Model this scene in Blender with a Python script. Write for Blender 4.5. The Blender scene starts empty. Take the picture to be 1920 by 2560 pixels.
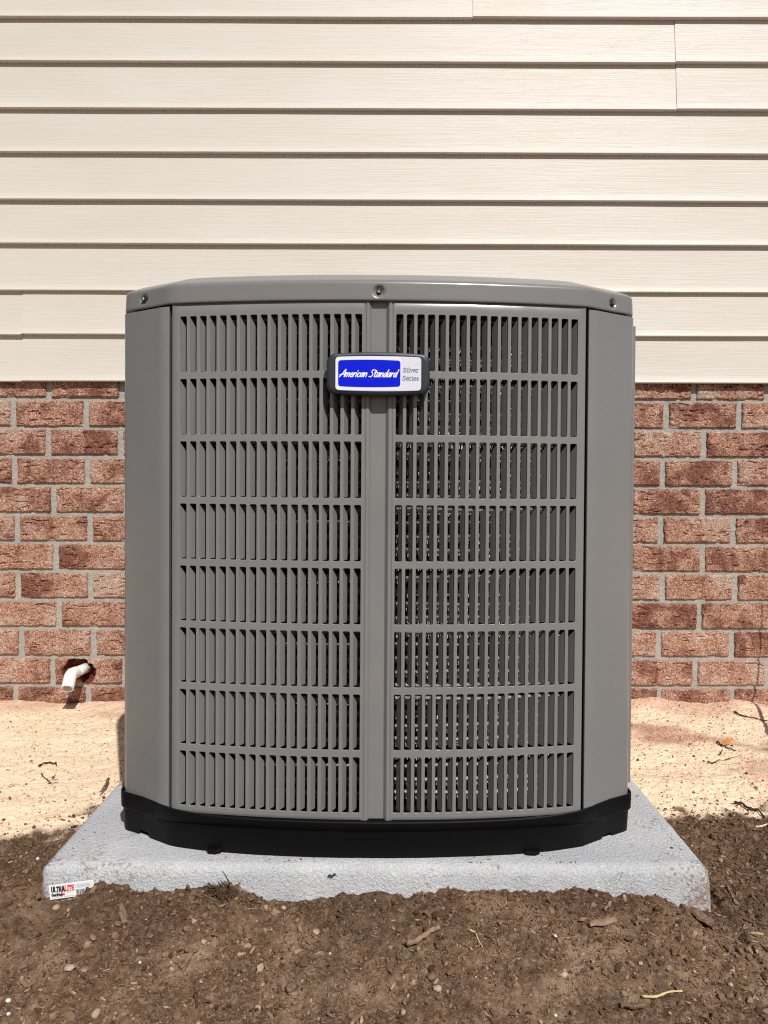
import bpy, bmesh, math, random
import numpy as np
from mathutils import Vector, Matrix

random.seed(7)
rng = np.random.default_rng(7)
scn = bpy.context.scene
COL = scn.collection
R = math.radians

# ------------------------------------------------------------------ camera
F = 1923.0                      # focal length in pixels of the 1920 x 2560 photograph
PITCH, ROLL, PPY = R(1.0), R(0.2), 1249.0
CAM = Vector((0.0, 0.0, 0.601))
fwd = Vector((0, math.cos(PITCH), -math.sin(PITCH)))
up0 = Vector((0, math.sin(PITCH), math.cos(PITCH)))
rt0 = Vector((1, 0, 0))
rt = rt0 * math.cos(ROLL) + up0 * math.sin(ROLL)
up = up0 * math.cos(ROLL) - rt0 * math.sin(ROLL)
cd = bpy.data.cameras.new('camera')
cam = bpy.data.objects.new('camera', cd)
COL.objects.link(cam)
m = Matrix((rt, up, -fwd)).transposed().to_4x4()
m.translation = CAM
cam.matrix_world = m
cd.sensor_fit = 'VERTICAL'
cd.sensor_height = 36.0
cd.lens = 36.0 * F / 2560.0
cd.shift_y = -(1280.0 - PPY) / 2560.0
cd.clip_start = 0.02
cd.clip_end = 500
scn.camera = cam


def P(px, py, Y):
    """photograph pixel -> point of the place at distance Y from the camera plane"""
    d = rt * ((px - 960) / F) + up * (-(py - PPY) / F) + fwd
    return CAM + d * (Y / d.y)


# ------------------------------------------------------------------ sky, sun, exposure
SUN = Vector((-0.262, 0.71, -0.80)).normalized()      # direction the light travels
world = bpy.data.worlds.new('World')
scn.world = world
world.use_nodes = True
wn = world.node_tree
sky = wn.nodes.new('ShaderNodeTexSky')
sky.sky_type = 'NISHITA'
sky.sun_disc = False
sky.sun_elevation = math.asin(-SUN.z)
sky.sun_rotation = math.atan2(-SUN.x, -SUN.y)
wn.links.new(sky.outputs[0], wn.nodes['Background'].inputs[0])
wn.nodes['Background'].inputs[1].default_value = 0.06
sl = bpy.data.lights.new('sun', 'SUN')
sl.energy = 4.3
sl.angle = R(0.53)
sl.color = (1.0, 0.968, 0.922)
sun = bpy.data.objects.new('sun', sl)
sun.rotation_euler = SUN.to_track_quat('-Z', 'Y').to_euler()
sun.location = (3, -6, 8)
COL.objects.link(sun)
vs = scn.view_settings
vs.view_transform = 'Standard'
vs.look = 'None'
vs.exposure = 0.08
vs.gamma = 1.0
vs.use_curve_mapping = False
scn.cycles.use_denoising = False
scn.cycles.filter_width = 1.15
scn.cycles.sample_clamp_indirect = 4.0


# ------------------------------------------------------------------ node helpers
def mat(name, color=(.5, .5, .5), rough=.5, metal=0.0, spec=.5):
    mt = bpy.data.materials.new(name)
    mt.use_nodes = True
    b = mt.node_tree.nodes['Principled BSDF']
    b.inputs['Base Color'].default_value = (*color, 1)
    b.inputs['Roughness'].default_value = rough
    b.inputs['Metallic'].default_value = metal
    b.inputs['Specular IOR Level'].default_value = spec
    return mt


class NT:
    def __init__(s, mt):
        s.t = mt.node_tree
        s.b = s.t.nodes['Principled BSDF']

    def n(s, typ, **kw):
        nd = s.t.nodes.new(typ)
        for k, v in kw.items():
            if k.startswith('i_'):
                nd.inputs[k[2:].replace('_', ' ')].default_value = v
            else:
                setattr(nd, k, v)
        return nd

    def l(s, a, b):
        s.t.links.new(a, b)

    def coord(s, scale=(1, 1, 1), rand=False):
        tc = s.n('ShaderNodeTexCoord')
        mp = s.n('ShaderNodeMapping')
        mp.inputs['Scale'].default_value = scale
        src = tc.outputs['Object']
        if rand:
            oi = s.n('ShaderNodeObjectInfo')
            mu = s.n('ShaderNodeMath', operation='MULTIPLY')
            mu.inputs[1].default_value = 37.0
            s.l(oi.outputs['Random'], mu.inputs[0])
            ad = s.n('ShaderNodeVectorMath', operation='ADD')
            s.l(src, ad.inputs[0])
            s.l(mu.outputs[0], ad.inputs[1])
            src = ad.outputs[0]
        s.l(src, mp.inputs[0])
        return mp.outputs[0]

    def noise(s, vec, scale, detail=4, rough=.55, dist=0.0):
        nd = s.n('ShaderNodeTexNoise')
        nd.inputs['Scale'].default_value = scale
        nd.inputs['Detail'].default_value = detail
        nd.inputs['Roughness'].default_value = rough
        nd.inputs['Distortion'].default_value = dist
        s.l(vec, nd.inputs['Vector'])
        return nd.outputs['Fac']

    def ramp(s, fac, stops, interp='LINEAR'):
        r = s.n('ShaderNodeValToRGB')
        r.color_ramp.interpolation = interp
        el = r.color_ramp.elements
        while len(el) < len(stops):
            el.new(0.5)
        for e, (p, c) in zip(el, stops):
            e.position = p
            e.color = (*c, 1) if len(c) == 3 else c
        s.l(fac, r.inputs[0])
        return r.outputs[0]

    def mix(s, fac, a, b, mode='MIX'):
        mx = s.n('ShaderNodeMix', data_type='RGBA', blend_type=mode)
        for sock, v in ((mx.inputs['Factor'], fac), (mx.inputs['A'], a), (mx.inputs['B'], b)):
            if hasattr(v, 'links') or hasattr(v, 'is_linked'):
                s.l(v, sock)
            elif isinstance(v, tuple):
                sock.default_value = (*v, 1)
            else:
                sock.default_value = v
        return mx.outputs['Result']

    def math(s, op, a, b=0.0):
        nd = s.n('ShaderNodeMath', operation=op)
        for i, v in enumerate((a, b)):
            if hasattr(v, 'is_linked'):
                s.l(v, nd.inputs[i])
            else:
                nd.inputs[i].default_value = v
        return nd.outputs[0]

    def bump(s, h, strength=.5, dist=.002, prev=None):
        b = s.n('ShaderNodeBump')
        b.inputs['Strength'].default_value = strength
        b.inputs['Distance'].default_value = dist
        s.l(h, b.inputs['Height'])
        if prev is not None:
            s.l(prev, b.inputs['Normal'])
        return b.outputs[0]

    def color(s, c):
        s.l(c, s.b.inputs['Base Color'])

    def normal(s, c):
        s.l(c, s.b.inputs['Normal'])


# ------------------------------------------------------------------ materials
M = {}

# vinyl siding: cream with embossed wood grain
mt = M['siding'] = mat('vinyl_siding', (.76, .70, .62), 0.45, spec=.36)
t = NT(mt)
v = t.coord((1.6, 1.6, 60), True)
g1 = t.noise(v, 3.2, 6, .65, 1.2)
v2 = t.coord((4, 4, 330), True)
g2 = t.noise(v2, 1.6, 3, .6, .6)
hsum = t.math('ADD', t.math('MULTIPLY', g1, .7), t.math('MULTIPLY', g2, .5))
t.normal(t.bump(hsum, .42, .0022))
big = t.noise(t.coord((1.2, 1.2, 5), True), 2.0, 3)
t.color(t.mix(t.ramp(big, [(.35, (0, 0, 0)), (.7, (1, 1, 1))]), (.588, .540, .470), (.612, .572, .508)))
t.l(t.ramp(g1, [(.3, (.50, .50, .50)), (.7, (.40, .40, .40))]), t.b.inputs['Roughness'])

# bricks: rough-faced red brown with peach grains, tone differs brick to brick
mt = M['brick'] = mat('brick', (.3, .15, .1), .92, spec=.25)
t = NT(mt)
v = t.coord((1, 1, 1), True)
oi = t.n('ShaderNodeObjectInfo')
sp = t.noise(v, 300, 5, .8, .8)
md = t.noise(v, 62, 4, .65, .5)
lg = t.noise(v, 15, 3, .6, .4)
fine = t.ramp(sp, [(.35, (.026, .011, .008)), (.42, (.130, .056, .039)), (.49, (.355, .168, .112)), (.57, (.62, .365, .252)), (.66, (.88, .70, .56))])
dark = t.ramp(sp, [(.35, (.022, .009, .007)), (.5, (.180, .066, .043)), (.66, (.49, .25, .172))])
pale = t.ramp(sp, [(.35, (.08, .042, .031)), (.5, (.45, .30, .222)), (.66, (.86, .71, .59))])
sel = t.math('ADD', t.math('MULTIPLY', lg, .75), t.math('MULTIPLY', md, .25))
sel = t.math('ADD', sel, t.math('MULTIPLY', t.math('SUBTRACT', oi.outputs['Random'], .5), .14))
c = t.mix(t.ramp(sel, [(.49, (0, 0, 0)), (.60, (1, 1, 1))]), fine, dark)
c = t.mix(t.ramp(sel, [(.36, (1, 1, 1)), (.45, (0, 0, 0))]), c, pale)
ef = t.noise(v, 21, 3, .6, .2)
c = t.mix(t.ramp(ef, [(.62, (0, 0, 0)), (.78, (.55, .55, .55))]), c, (.66, .53, .47))
t.color(c)
h = t.math('ADD', t.math('MULTIPLY', sp, .55), t.math('MULTIPLY', md, .7))
t.normal(t.bump(h, .95, .0055))

mt = M['brick_core'] = mat('brick_core', (.12, .035, .022), .95, spec=.2)
t = NT(mt)
v = t.coord()
sp = t.noise(v, 170, 5, .7)
t.color(t.ramp(sp, [(.33, (.05, .010, .007)), (.5, (.15, .036, .022)), (.68, (.34, .12, .075))]))
t.normal(t.bump(sp, .9, .006))

# mortar
mt = M['mortar'] = mat('mortar', (.42, .39, .35), .95, spec=.2)
t = NT(mt)
v = t.coord()
a = t.noise(v, 420, 4, .7)
b_ = t.noise(v, 22, 4, .6)
t.color(t.mix(t.math('ADD', t.math('MULTIPLY', a, .5), t.math('MULTIPLY', b_, .5)), (.24, .218, .188), (.66, .62, .555)))
t.normal(t.bump(t.math('ADD', a, t.math('MULTIPLY', t.noise(v, 60, 4, .6), 1.6)), .8, .0055))

# ground: sand near the wall, dark soil in front (vertex weights 'soil' and 'pink')
mt = M['ground'] = mat('ground', (.3, .2, .15), .97, spec=.15)
t = NT(mt)
v = t.coord()
at = t.n('ShaderNodeAttribute', attribute_name='soil')
ap = t.n('ShaderNodeAttribute', attribute_name='pink')
n1 = t.noise(v, 520, 4, .75)
n2 = t.noise(v, 110, 5, .7, .3)
n3 = t.noise(v, 14, 4, .6)
sand = t.ramp(n1, [(.28, (.56, .37, .235)), (.40, (.84, .62, .415)), (.54, (.93, .74, .52)), (.70, (.96, .87, .72))])
sand = t.mix(t.ramp(n3, [(.40, (0, 0, 0)), (.66, (.42, .42, .42))]), sand, (.86, .63, .455))
pk = t.ramp(n2, [(.3, (.22, .10, .075)), (.5, (.54, .30, .215)), (.7, (.68, .43, .32))])
sand = t.mix(ap.outputs['Fac'], sand, pk)
spk = t.noise(v, 235, 2, .5)
sand = t.mix(t.ramp(spk, [(.69, (0, 0, 0)), (.735, (.75, .75, .75))]), sand, (.19, .105, .065))
soil = t.ramp(n2, [(.28, (.054, .028, .015)), (.44, (.138, .083, .050)), (.57, (.222, .140, .087)), (.72, (.38, .252, .162))])
soil = t.mix(t.ramp(n3, [(.50, (0, 0, 0)), (.68, (.75, .75, .75))]), soil, (.42, .285, .185))
soil = t.mix(t.ramp(n1, [(.36, (.55, .55, .55)), (.5, (0, 0, 0))]), soil, (.05, .028, .018))
ad_ = t.n('ShaderNodeAttribute', attribute_name='damp')
soil = t.mix(ad_.outputs['Fac'], soil, t.mix(1.0, soil, (.80, .78, .76), 'MULTIPLY'))
t.color(t.mix(at.outputs['Fac'], sand, soil))
n4 = t.noise(v, 240, 4, .75, .5)
hh = t.math('ADD', t.math('MULTIPLY', n1, .4), t.math('ADD', n2, t.math('MULTIPLY', n4, .7)))
hh = t.math('MULTIPLY', hh, t.math('ADD', .40, t.math('MULTIPLY', at.outputs['Fac'], .60)))
t.normal(t.bump(hh, .8, .0060))


def tone_mat(name, stops, rough=.95, bscale=300):
    mt = mat(name, (.2, .15, .1), rough, spec=.15)
    t = NT(mt)
    a = t.n('ShaderNodeAttribute', attribute_name='tone')
    c = t.ramp(a.outputs['Fac'], stops)
    n = t.noise(t.coord(), bscale, 3, .7)
    c = t.mix(t.math('MULTIPLY', n, .55), c, (.06, .035, .022))
    t.color(c)
    t.normal(t.bump(n, .5, .002))
    return mt


M['clod'] = tone_mat('soil_clod', [(0, (.078, .041, .023)), (.35, (.180, .108, .064)), (.7, (.305, .196, .122)), (.9, (.44, .300, .198)), (.965, (.54, .41, .28)), (1, (.68, .58, .45))])
M['grain'] = tone_mat('sand_grain', [(0, (.075, .038, .024)), (.16, (.19, .105, .066)), (.28, (.56, .37, .23)), (.7, (.80, .60, .41)), (1, (.92, .78, .60))])

# painted steel of the cabinet
mt = M['steel'] = mat('grey_painted_steel', (.205, .198, .188), .34, spec=.5)
t = NT(mt)
v = t.coord()
n1 = t.noise(v, 900, 2, .5)
n2 = t.noise(v, 5, 3, .5)
sm1 = t.noise(t.coord((1, 1, .45)), 16, 5, .65, .5)
sm2 = t.noise(v, 140, 4, .7)
dst = t.math('MULTIPLY', t.ramp(sm1, [(.52, (0, 0, 0)), (.70, (1, 1, 1))]), t.ramp(sm2, [(.40, (.1, .1, .1)), (.66, (.42, .42, .42))]))
base_c = t.mix(n2, (.186, .184, .179), (.207, .204, .198))
t.color(t.mix(dst, base_c, (.255, .240, .218)))
t.normal(t.bump(n1, .10, .0004, t.bump(n2, .4, .006)))
t.l(t.ramp(t.noise(v, 13, 4, .6), [(.35, (.19, .19, .19)), (.7, (.30, .30, .30))]), t.b.inputs['Roughness'])
M['lid'] = mat('grey_lid_paint', (.185, .179, .170), .27, spec=.5)
t = NT(M['lid'])
t.normal(t.bump(t.noise(t.coord((1, 1, 3)), 9, 3), .25, .003))
mt = M['black'] = mat('black_base_plastic', (.0030, .0030, .0032), .50, spec=.16)
t = NT(mt)
t.normal(t.bump(t.noise(t.coord(), 60, 4), .2, .0012))
M['inside_black'] = mat('dark_cabinet_inside', (.006, .006, .006), .9, spec=.05)  # near-black colour stands in for the shade inside the cabinet
mt = M['coil'] = mat('coil_aluminium', (.19, .19, .195), .52, metal=1.0)
M['screw'] = mat('zinc_screw', (.42, .42, .40), .33, metal=1.0)
M['washer'] = mat('dark_washer', (.015, .015, .016), .45)
M['badge'] = mat('badge_dark_plastic', (.022, .026, .032), .42, spec=.45)
t = NT(M['badge'])
t.normal(t.bump(t.noise(t.coord(), 1500, 2), .22, .0006))
M['badge_white'] = mat('badge_white', (.77, .77, .80), .33)
M['badge_silver'] = mat('badge_silver', (.66, .66, .70), .38, metal=.0)
t = NT(M['badge_silver'])
nn = t.noise(t.coord((8, 8, 900)), 1.2, 3)
t.color(t.mix(nn, (.56, .56, .61), (.78, .78, .82)))
M['badge_blue'] = mat('badge_blue', (.0012, .0100, .62), .5, spec=.12)
M['badge_navy'] = mat('badge_navy', (.006, .016, .075), .4)
M['ink_white'] = mat('white_ink', (.82, .83, .85), .5)
M['ink_slate'] = mat('slate_ink', (.16, .17, .30), .5)
M['ink_black'] = mat('black_ink', (.015, .015, .016), .6)
M['ink_red'] = mat('red_ink', (.72, .02, .03), .6)
M['ink_grey'] = mat('grey_ink', (.45, .45, .47), .6)
mt = M['paper'] = mat('sticker_paper', (.78, .77, .76), .55)
t = NT(mt)
ds = t.noise(t.coord(), 160, 4, .7)
t.color(t.mix(t.ramp(ds, [(.60, (0, 0, 0)), (.75, (.6, .6, .6))]), (.80, .79, .78), (.42, .34, .28)))

# pad: pale rough concrete skin with dirt
mt = M['pad'] = mat('concrete_pad', (.5, .5, .5), .93, spec=.2)
t = NT(mt)
v = t.coord()
n1 = t.noise(v, 420, 4, .75)
n2 = t.noise(v, 230, 4, .7, .6)
n3 = t.noise(v, 9, 4, .6)
c = t.mix(t.math('ADD', t.math('MULTIPLY', n1, .6), t.math('MULTIPLY', n2, .4)), (.17, .176, .184), (.88, .885, .895))
c = t.mix(t.ramp(n3, [(.40, (0, 0, 0)), (.68, (.65, .65, .65))]), c, (.70, .70, .695))
sx = t.n('ShaderNodeSeparateXYZ')
tc = t.n('ShaderNodeTexCoord')
t.l(tc.outputs['Object'], sx.inputs[0])
# brown dirt spilled along the rounded front edge and the side edges
ex = t.math('ABSOLUTE', sx.outputs[0])
edge = t.ramp(ex, [(.27, (0, 0, 0)), (.46, (.085, .085, .085))])
front = t.ramp(t.math('ABSOLUTE', t.math('ADD', sx.outputs[1], .447)), [(.006, (.15, .15, .15)), (.075, (0, 0, 0))])
dn = t.noise(v, 150, 5, .72)
dl = t.noise(v, 17, 3, .55)
dsum = t.math('ADD', t.math('ADD', t.math('MULTIPLY', dn, .55), t.math('MULTIPLY', dl, .45)), t.math('ADD', t.math('MULTIPLY', front, .55), edge))
c = t.mix(t.ramp(dsum, [(.655, (0, 0, 0)), (.72, (.8, .8, .8))]), c, (.30, .19, .13))
t.color(c)
t.normal(t.bump(t.math('ADD', n2, t.math('MULTIPLY', n1, .5)), .9, .0042))

M['pvc'] = mat('white_pvc', (.84, .82, .78), .32, spec=.5)
M['pvc_in'] = mat('pvc_inside', (.62, .57, .50), .5)
for nm, c1, c2 in (('twig', (.028, .017, .011), (.085, .053, .034)), ('bark', (.10, .060, .038), (.26, .165, .105)),
                   ('stick', (.17, .105, .065), (.36, .24, .16)), ('straw', (.50, .38, .17), (.68, .56, .30)),
                   ('leaf', (.42, .17, .045), (.64, .33, .10)), ('root', (.035, .020, .012), (.12, .075, .045)),
                   ('stone', (.30, .21, .145), (.50, .38, .275)), ('white_stone', (.52, .46, .39), (.74, .69, .62)),
                   ('clod_dark', (.10, .062, .040), (.22, .145, .098)), ('straw_pale', (.62, .47, .30), (.82, .67, .48))):
    mt = M[nm] = mat(nm, c1, .85, spec=.2)
    t = NT(mt)
    n = t.noise(t.coord(), 260, 4, .65, .3)
    t.color(t.mix(t.ramp(n, [(.32, (0, 0, 0)), (.68, (1, 1, 1))]), c1, c2))
    t.normal(t.bump(n, .5, .0015))


# ------------------------------------------------------------------ mesh helpers
def obj(name, verts, faces, material=None, parent=None, smooth=False, loc=None):
    me = bpy.data.meshes.new(name)
    me.from_pydata([tuple(q) for q in verts], [], [tuple(f) for f in faces])
    me.update()
    return link(name, me, material, parent, smooth, loc)


def link(name, me, material=None, parent=None, smooth=False, loc=None):
    o = bpy.data.objects.new(name, me)
    COL.objects.link(o)
    if material is not None and not me.materials:
        me.materials.append(material)
    if smooth:
        me.polygons.foreach_set('use_smooth', [True] * len(me.polygons))
    if parent is not None:
        o.parent = parent
    if loc is not None:
        o.location = loc
    return o


def tag(o, label=None, category=None, group=None, kind=None):
    for k, val in (('label', label), ('category', category), ('group', group), ('kind', kind)):
        if val:
            o[k] = val
    return o


def empty(name, loc):
    o = bpy.data.objects.new(name, None)
    o.empty_display_size = .05
    o.location = loc
    COL.objects.link(o)
    return o


def box(x0, x1, y0, y1, z0, z1):
    vs_ = [(x, y, z) for z in (z0, z1) for y in (y0, y1) for x in (x0, x1)]
    fs = [(0, 2, 3, 1), (4, 5, 7, 6), (0, 1, 5, 4), (2, 6, 7, 3), (0, 4, 6, 2), (1, 3, 7, 5)]
    return vs_, fs


def grid_faces(nu, nv, wrap=False, flip=False):
    fs = []
    for j in range(nv - 1):
        for i in range(nu if wrap else nu - 1):
            k = (i + 1) % nu
            f = (j * nu + i, j * nu + k, (j + 1) * nu + k, (j + 1) * nu + i)
            fs.append(f[::-1] if flip else f)
    return fs


def tube(pts, rad, n=10, cap=True):
    """swept tube; rad is a number or a list"""
    pts = [Vector(p) for p in pts]
    if not isinstance(rad, (list, tuple)):
        rad = [rad] * len(pts)
    vs_, fs = [], []
    a = None
    for i, p in enumerate(pts):
        d = (pts[min(i + 1, len(pts) - 1)] - pts[max(i - 1, 0)]).normalized()
        if a is None:
            a = d.orthogonal().normalized()
        a = (a - d * a.dot(d)).normalized()
        b = d.cross(a)
        for k in range(n):
            w = 2 * math.pi * k / n
            vs_.append(p + (a * math.cos(w) + b * math.sin(w)) * rad[i])
    fs = grid_faces(n, len(pts), True)
    if cap:
        fs.append(tuple(range(n))[::-1])
        fs.append(tuple(range((len(pts) - 1) * n, len(pts) * n)))
    return vs_, fs


def smooth_line(pts, sub=5):
    pts = [np.array(p, float) for p in pts]
    if len(pts) < 3:
        return pts
    out = []
    ext = [2 * pts[0] - pts[1]] + pts + [2 * pts[-1] - pts[-2]]
    for i in range(1, len(ext) - 2):
        p0, p1, p2, p3 = ext[i - 1:i + 3]
        for k in range(sub):
            s = k / sub
            out.append(.5 * (2 * p1 + (p2 - p0) * s + (2 * p0 - 5 * p1 + 4 * p2 - p3) * s * s + (3 * p1 - p0 - 3 * p2 + p3) * s ** 3))
    out.append(pts[-1])
    return out


def hash2(ix, iy, seed):
    n = (ix.astype(np.int64) * 374761393 + iy.astype(np.int64) * 668265263 + seed * 1442695041) & 0xFFFFFFFF
    n = ((n ^ (n >> 13)) * 1274126177) & 0xFFFFFFFF
    n = (n ^ (n >> 16)) & 0xFFFFFFFF
    return n / 4294967295.0


def vnoise(x, y, seed=0):
    x = np.asarray(x, float)
    y = np.asarray(y, float)
    ix, iy = np.floor(x), np.floor(y)
    fx, fy = x - ix, y - iy
    fx = fx * fx * (3 - 2 * fx)
    fy = fy * fy * (3 - 2 * fy)
    a = hash2(ix, iy, seed)
    b = hash2(ix + 1, iy, seed)
    c = hash2(ix, iy + 1, seed)
    d = hash2(ix + 1, iy + 1, seed)
    return (a * (1 - fx) + b * fx) * (1 - fy) + (c * (1 - fx) + d * fx) * fy * 1.0


def fbm(x, y, seed=0, oct=4, gain=.5):
    s, a, tot = 0, 1.0, 0
    for k in range(oct):
        s = s + a * (vnoise(x * 2 ** k, y * 2 ** k, seed + 31 * k) - .5)
        tot += a
        a *= gain
    return s / tot


def smoothstep(a, b, x):
    tt = np.clip((x - a) / (b - a), 0, 1)
    return tt * tt * (3 - 2 * tt)


# ------------------------------------------------------------------ ground
WALL_Y = 2.15
PAD_Y0, PAD_Y1, PAD_X0, PAD_X1, PAD_TOP = 1.050, 1.955, -0.4720, 0.4530, 0.078
line = [(107, 2243), (128, 2244), (178, 2243), (200, 2234), (215, 2225), (237, 2213), (255, 2204), (285, 2209), (324, 2218), (359, 2228), (405, 2225),
        (460, 2221), (509, 2218), (555, 2213), (600, 2218), (637, 2238), (671, 2249), (740, 2249), (833, 2244), (856, 2234), (960, 2233), (1000, 2244),
        (1018, 2245), (1047, 2229), (1134, 2222), (1209, 2227), (1330, 2227), (1406, 2232), (1458, 2221), (1500, 2226), (1544, 2236), (1573, 2230),
        (1654, 2242), (1706, 2261), (1770, 2268), (1800, 2262)]
LX = np.array([P(a, b, PAD_Y0).x for a, b in line])
LZ = np.array([P(a, b, PAD_Y0).z for a, b in line])


def soil_mask(x, y):
    n = fbm(x * 4, y * 4, 3, 4) * .42 + fbm(x * 26, y * 26, 9, 4) * .20
    bl = np.where(x < 0, 1.245 + .09 * np.clip((x + .85) / .35, -.6, 1), 1.36 - .02 * np.clip((x - .5) / .4, 0, 1.5))
    m_ = 1 - smoothstep(-.018, .022, y - bl + n * .55)
    m_ = np.where(np.abs(x + .0095) < .462, np.where(y < 1.2, 1.0, m_), m_)
    # loose dark patches on the sand at the right
    p = smoothstep(.10, .24, fbm(x * 5 + 2, y * 7, 77, 4) + .22 * smoothstep(.72, .98, x) - .10) * (x > .5) * smoothstep(1.9, 1.7, y)
    return np.clip(np.maximum(m_, p * .75), 0, 1)


def ground_z(x, y):
    x = np.asarray(x, float)
    y = np.asarray(y, float)
    back = -.012 + .034 * smoothstep(2.15, 1.35, y)
    back = back + .026 * smoothstep(1.98, 2.15, y) * (fbm(x * 4, y * 3, 5, 4) * 2)
    back = back + .014 * np.exp(-((x - .70) / .30) ** 2) * smoothstep(2.0, 2.15, y)
    fz = np.interp(x, LX, LZ)
    fz = np.where(x < LX[0] - .001, .040 + 0 * x, fz)
    fz = np.where(x > LX[-1], .034 + 0 * x, fz)
    fall = smoothstep(1.055, .80, y)
    front = fz * (1 - fall) + (.004 + .016 * fbm(x * 5, y * 5, 21, 3)) * fall
    front = front - .055 * smoothstep(.8, .2, y)
    w = smoothstep(1.06, 1.22, y)
    z = front * (1 - w) + np.maximum(back, .018 - .03 * smoothstep(1.3, 2, y)) * w
    z = np.where(y > 1.22, back, z)
    sm = soil_mask(x, y)
    near = smoothstep(2.6, 1.5, np.abs(x)) * smoothstep(-.2, .6, y)
    rough = sm * (.012 * fbm(x * 22, y * 22, 11, 4, .6) + .014 * fbm(x * 85, y * 85, 12, 3, .7)) \
        + (1 - sm) * (.022 * fbm(x * 8, y * 8, 14, 4) + .0055 * fbm(x * 85, y * 85, 15, 3, .65))
    z = z + rough * near
    # the ground drops away under the pad
    ins = (x > PAD_X0 + .022) & (x < PAD_X1 - .022) & (y > PAD_Y0 + .022) & (y < PAD_Y1 - .022)
    z = np.where(ins, -.03, z)
    return z


def ground_at(x, y):
    return float(ground_z(np.array([x]), np.array([y]))[0])


step = .0036
xs = np.concatenate([[-60, -30, -12, -6, -3.5, -2.4, -1.9, -1.6, -1.42, -1.32], np.arange(-1.25, 1.2501, step), [1.32, 1.42, 1.6, 1.9, 2.4, 3.5, 6, 12, 30, 60]])
ys = np.concatenate([[-60, -30, -12, -6, -3, -1.5, -.6, 0, .3, .45, .55, .62, .66], np.arange(.70, 2.1701, step), [2.25, 2.6, 4, 9, 25, 60]])
GX, GY = np.meshgrid(xs, ys)
GZ = ground_z(GX, GY)
nx, ny = len(xs), len(ys)
V = np.stack([GX, GY, GZ], -1).reshape(-1, 3)
idx = np.arange(nx * ny).reshape(ny, nx)
Q = np.stack([idx[:-1, :-1], idx[:-1, 1:], idx[1:, 1:], idx[1:, :-1]], -1).reshape(-1, 4)


def np_mesh(name, V, Fc, k):
    me = bpy.data.meshes.new(name)
    me.vertices.add(len(V))
    me.vertices.foreach_set('co', V.astype(np.float32).ravel())
    me.loops.add(Fc.size)
    me.loops.foreach_set('vertex_index', Fc.astype(np.int32).ravel())
    me.polygons.add(len(Fc))
    me.polygons.foreach_set('loop_start', np.arange(0, Fc.size, k, dtype=np.int32))
    me.polygons.foreach_set('loop_total', np.full(len(Fc), k, dtype=np.int32))
    me.update(calc_edges=True)
    return me


me = np_mesh('ground', V, Q, 4)
a = me.attributes.new('soil', 'FLOAT', 'POINT')
SM = soil_mask(V[:, 0], V[:, 1])
a.data.foreach_set('value', SM.astype(np.float32))
a = me.attributes.new('pink', 'FLOAT', 'POINT')
pkv = smoothstep(.10, .0, np.abs(V[:, 0] - .665 + .5 * fbm(V[:, 0] * 6, V[:, 1] * 6, 41, 3))) * smoothstep(1.72, 1.82, V[:, 1]) \
    + .6 * smoothstep(2.02, 2.13, V[:, 1] + .25 * fbm(V[:, 0] * 7, V[:, 1] * 9, 43, 3)) + .55 * smoothstep(.02, .22, fbm(V[:, 0] * 5, V[:, 1] * 5, 47, 4)) * (V[:, 0] > .4)
a.data.foreach_set('value', np.clip(pkv, 0, 1).astype(np.float32))
a = me.attributes.new('damp', 'FLOAT', 'POINT')
DAMP = lambda x_, y_: np.clip(smoothstep(.93, 1.0, y_ + .22 * fbm(x_ * 6, y_ * 6, 83, 3)) * smoothstep(1.5, 1.2, y_), 0, 1)
a.data.foreach_set('value', DAMP(V[:, 0], V[:, 1]).astype(np.float32))
ground = link('ground', me, M['ground'], smooth=True)
tag(ground, 'bare brown soil and pale sand around the concrete pad', 'ground', kind='structure')

# loose crumbs of soil and grains of sand: nobody could count them
ICO = []
bm = bmesh.new()
bmesh.ops.create_icosphere(bm, subdivisions=1, radius=1)
bm.verts.ensure_lookup_table()
ICO_V = np.array([v_.co[:] for v_ in bm.verts])
ICO_F = np.array([[v_.index for v_ in f.verts] for f in bm.faces])
bm.free()


def rand_rot(n):
    q = rng.normal(size=(n, 4))
    q /= np.linalg.norm(q, axis=1)[:, None]
    w, x, y, z = q.T
    return np.stack([1 - 2 * (y * y + z * z), 2 * (x * y - z * w), 2 * (x * z + y * w),
                     2 * (x * y + z * w), 1 - 2 * (x * x + z * z), 2 * (y * z - x * w),
                     2 * (x * z - y * w), 2 * (y * z + x * w), 1 - 2 * (x * x + y * y)], -1).reshape(-1, 3, 3)


OCT_V = np.array([(1, 0, 0), (-1, 0, 0), (0, 1, 0), (0, -1, 0), (0, 0, 1), (0, 0, -1)], float)
OCT_F = np.array([(0, 2, 4), (2, 1, 4), (1, 3, 4), (3, 0, 4), (2, 0, 5), (1, 2, 5), (3, 1, 5), (0, 3, 5)])


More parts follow.
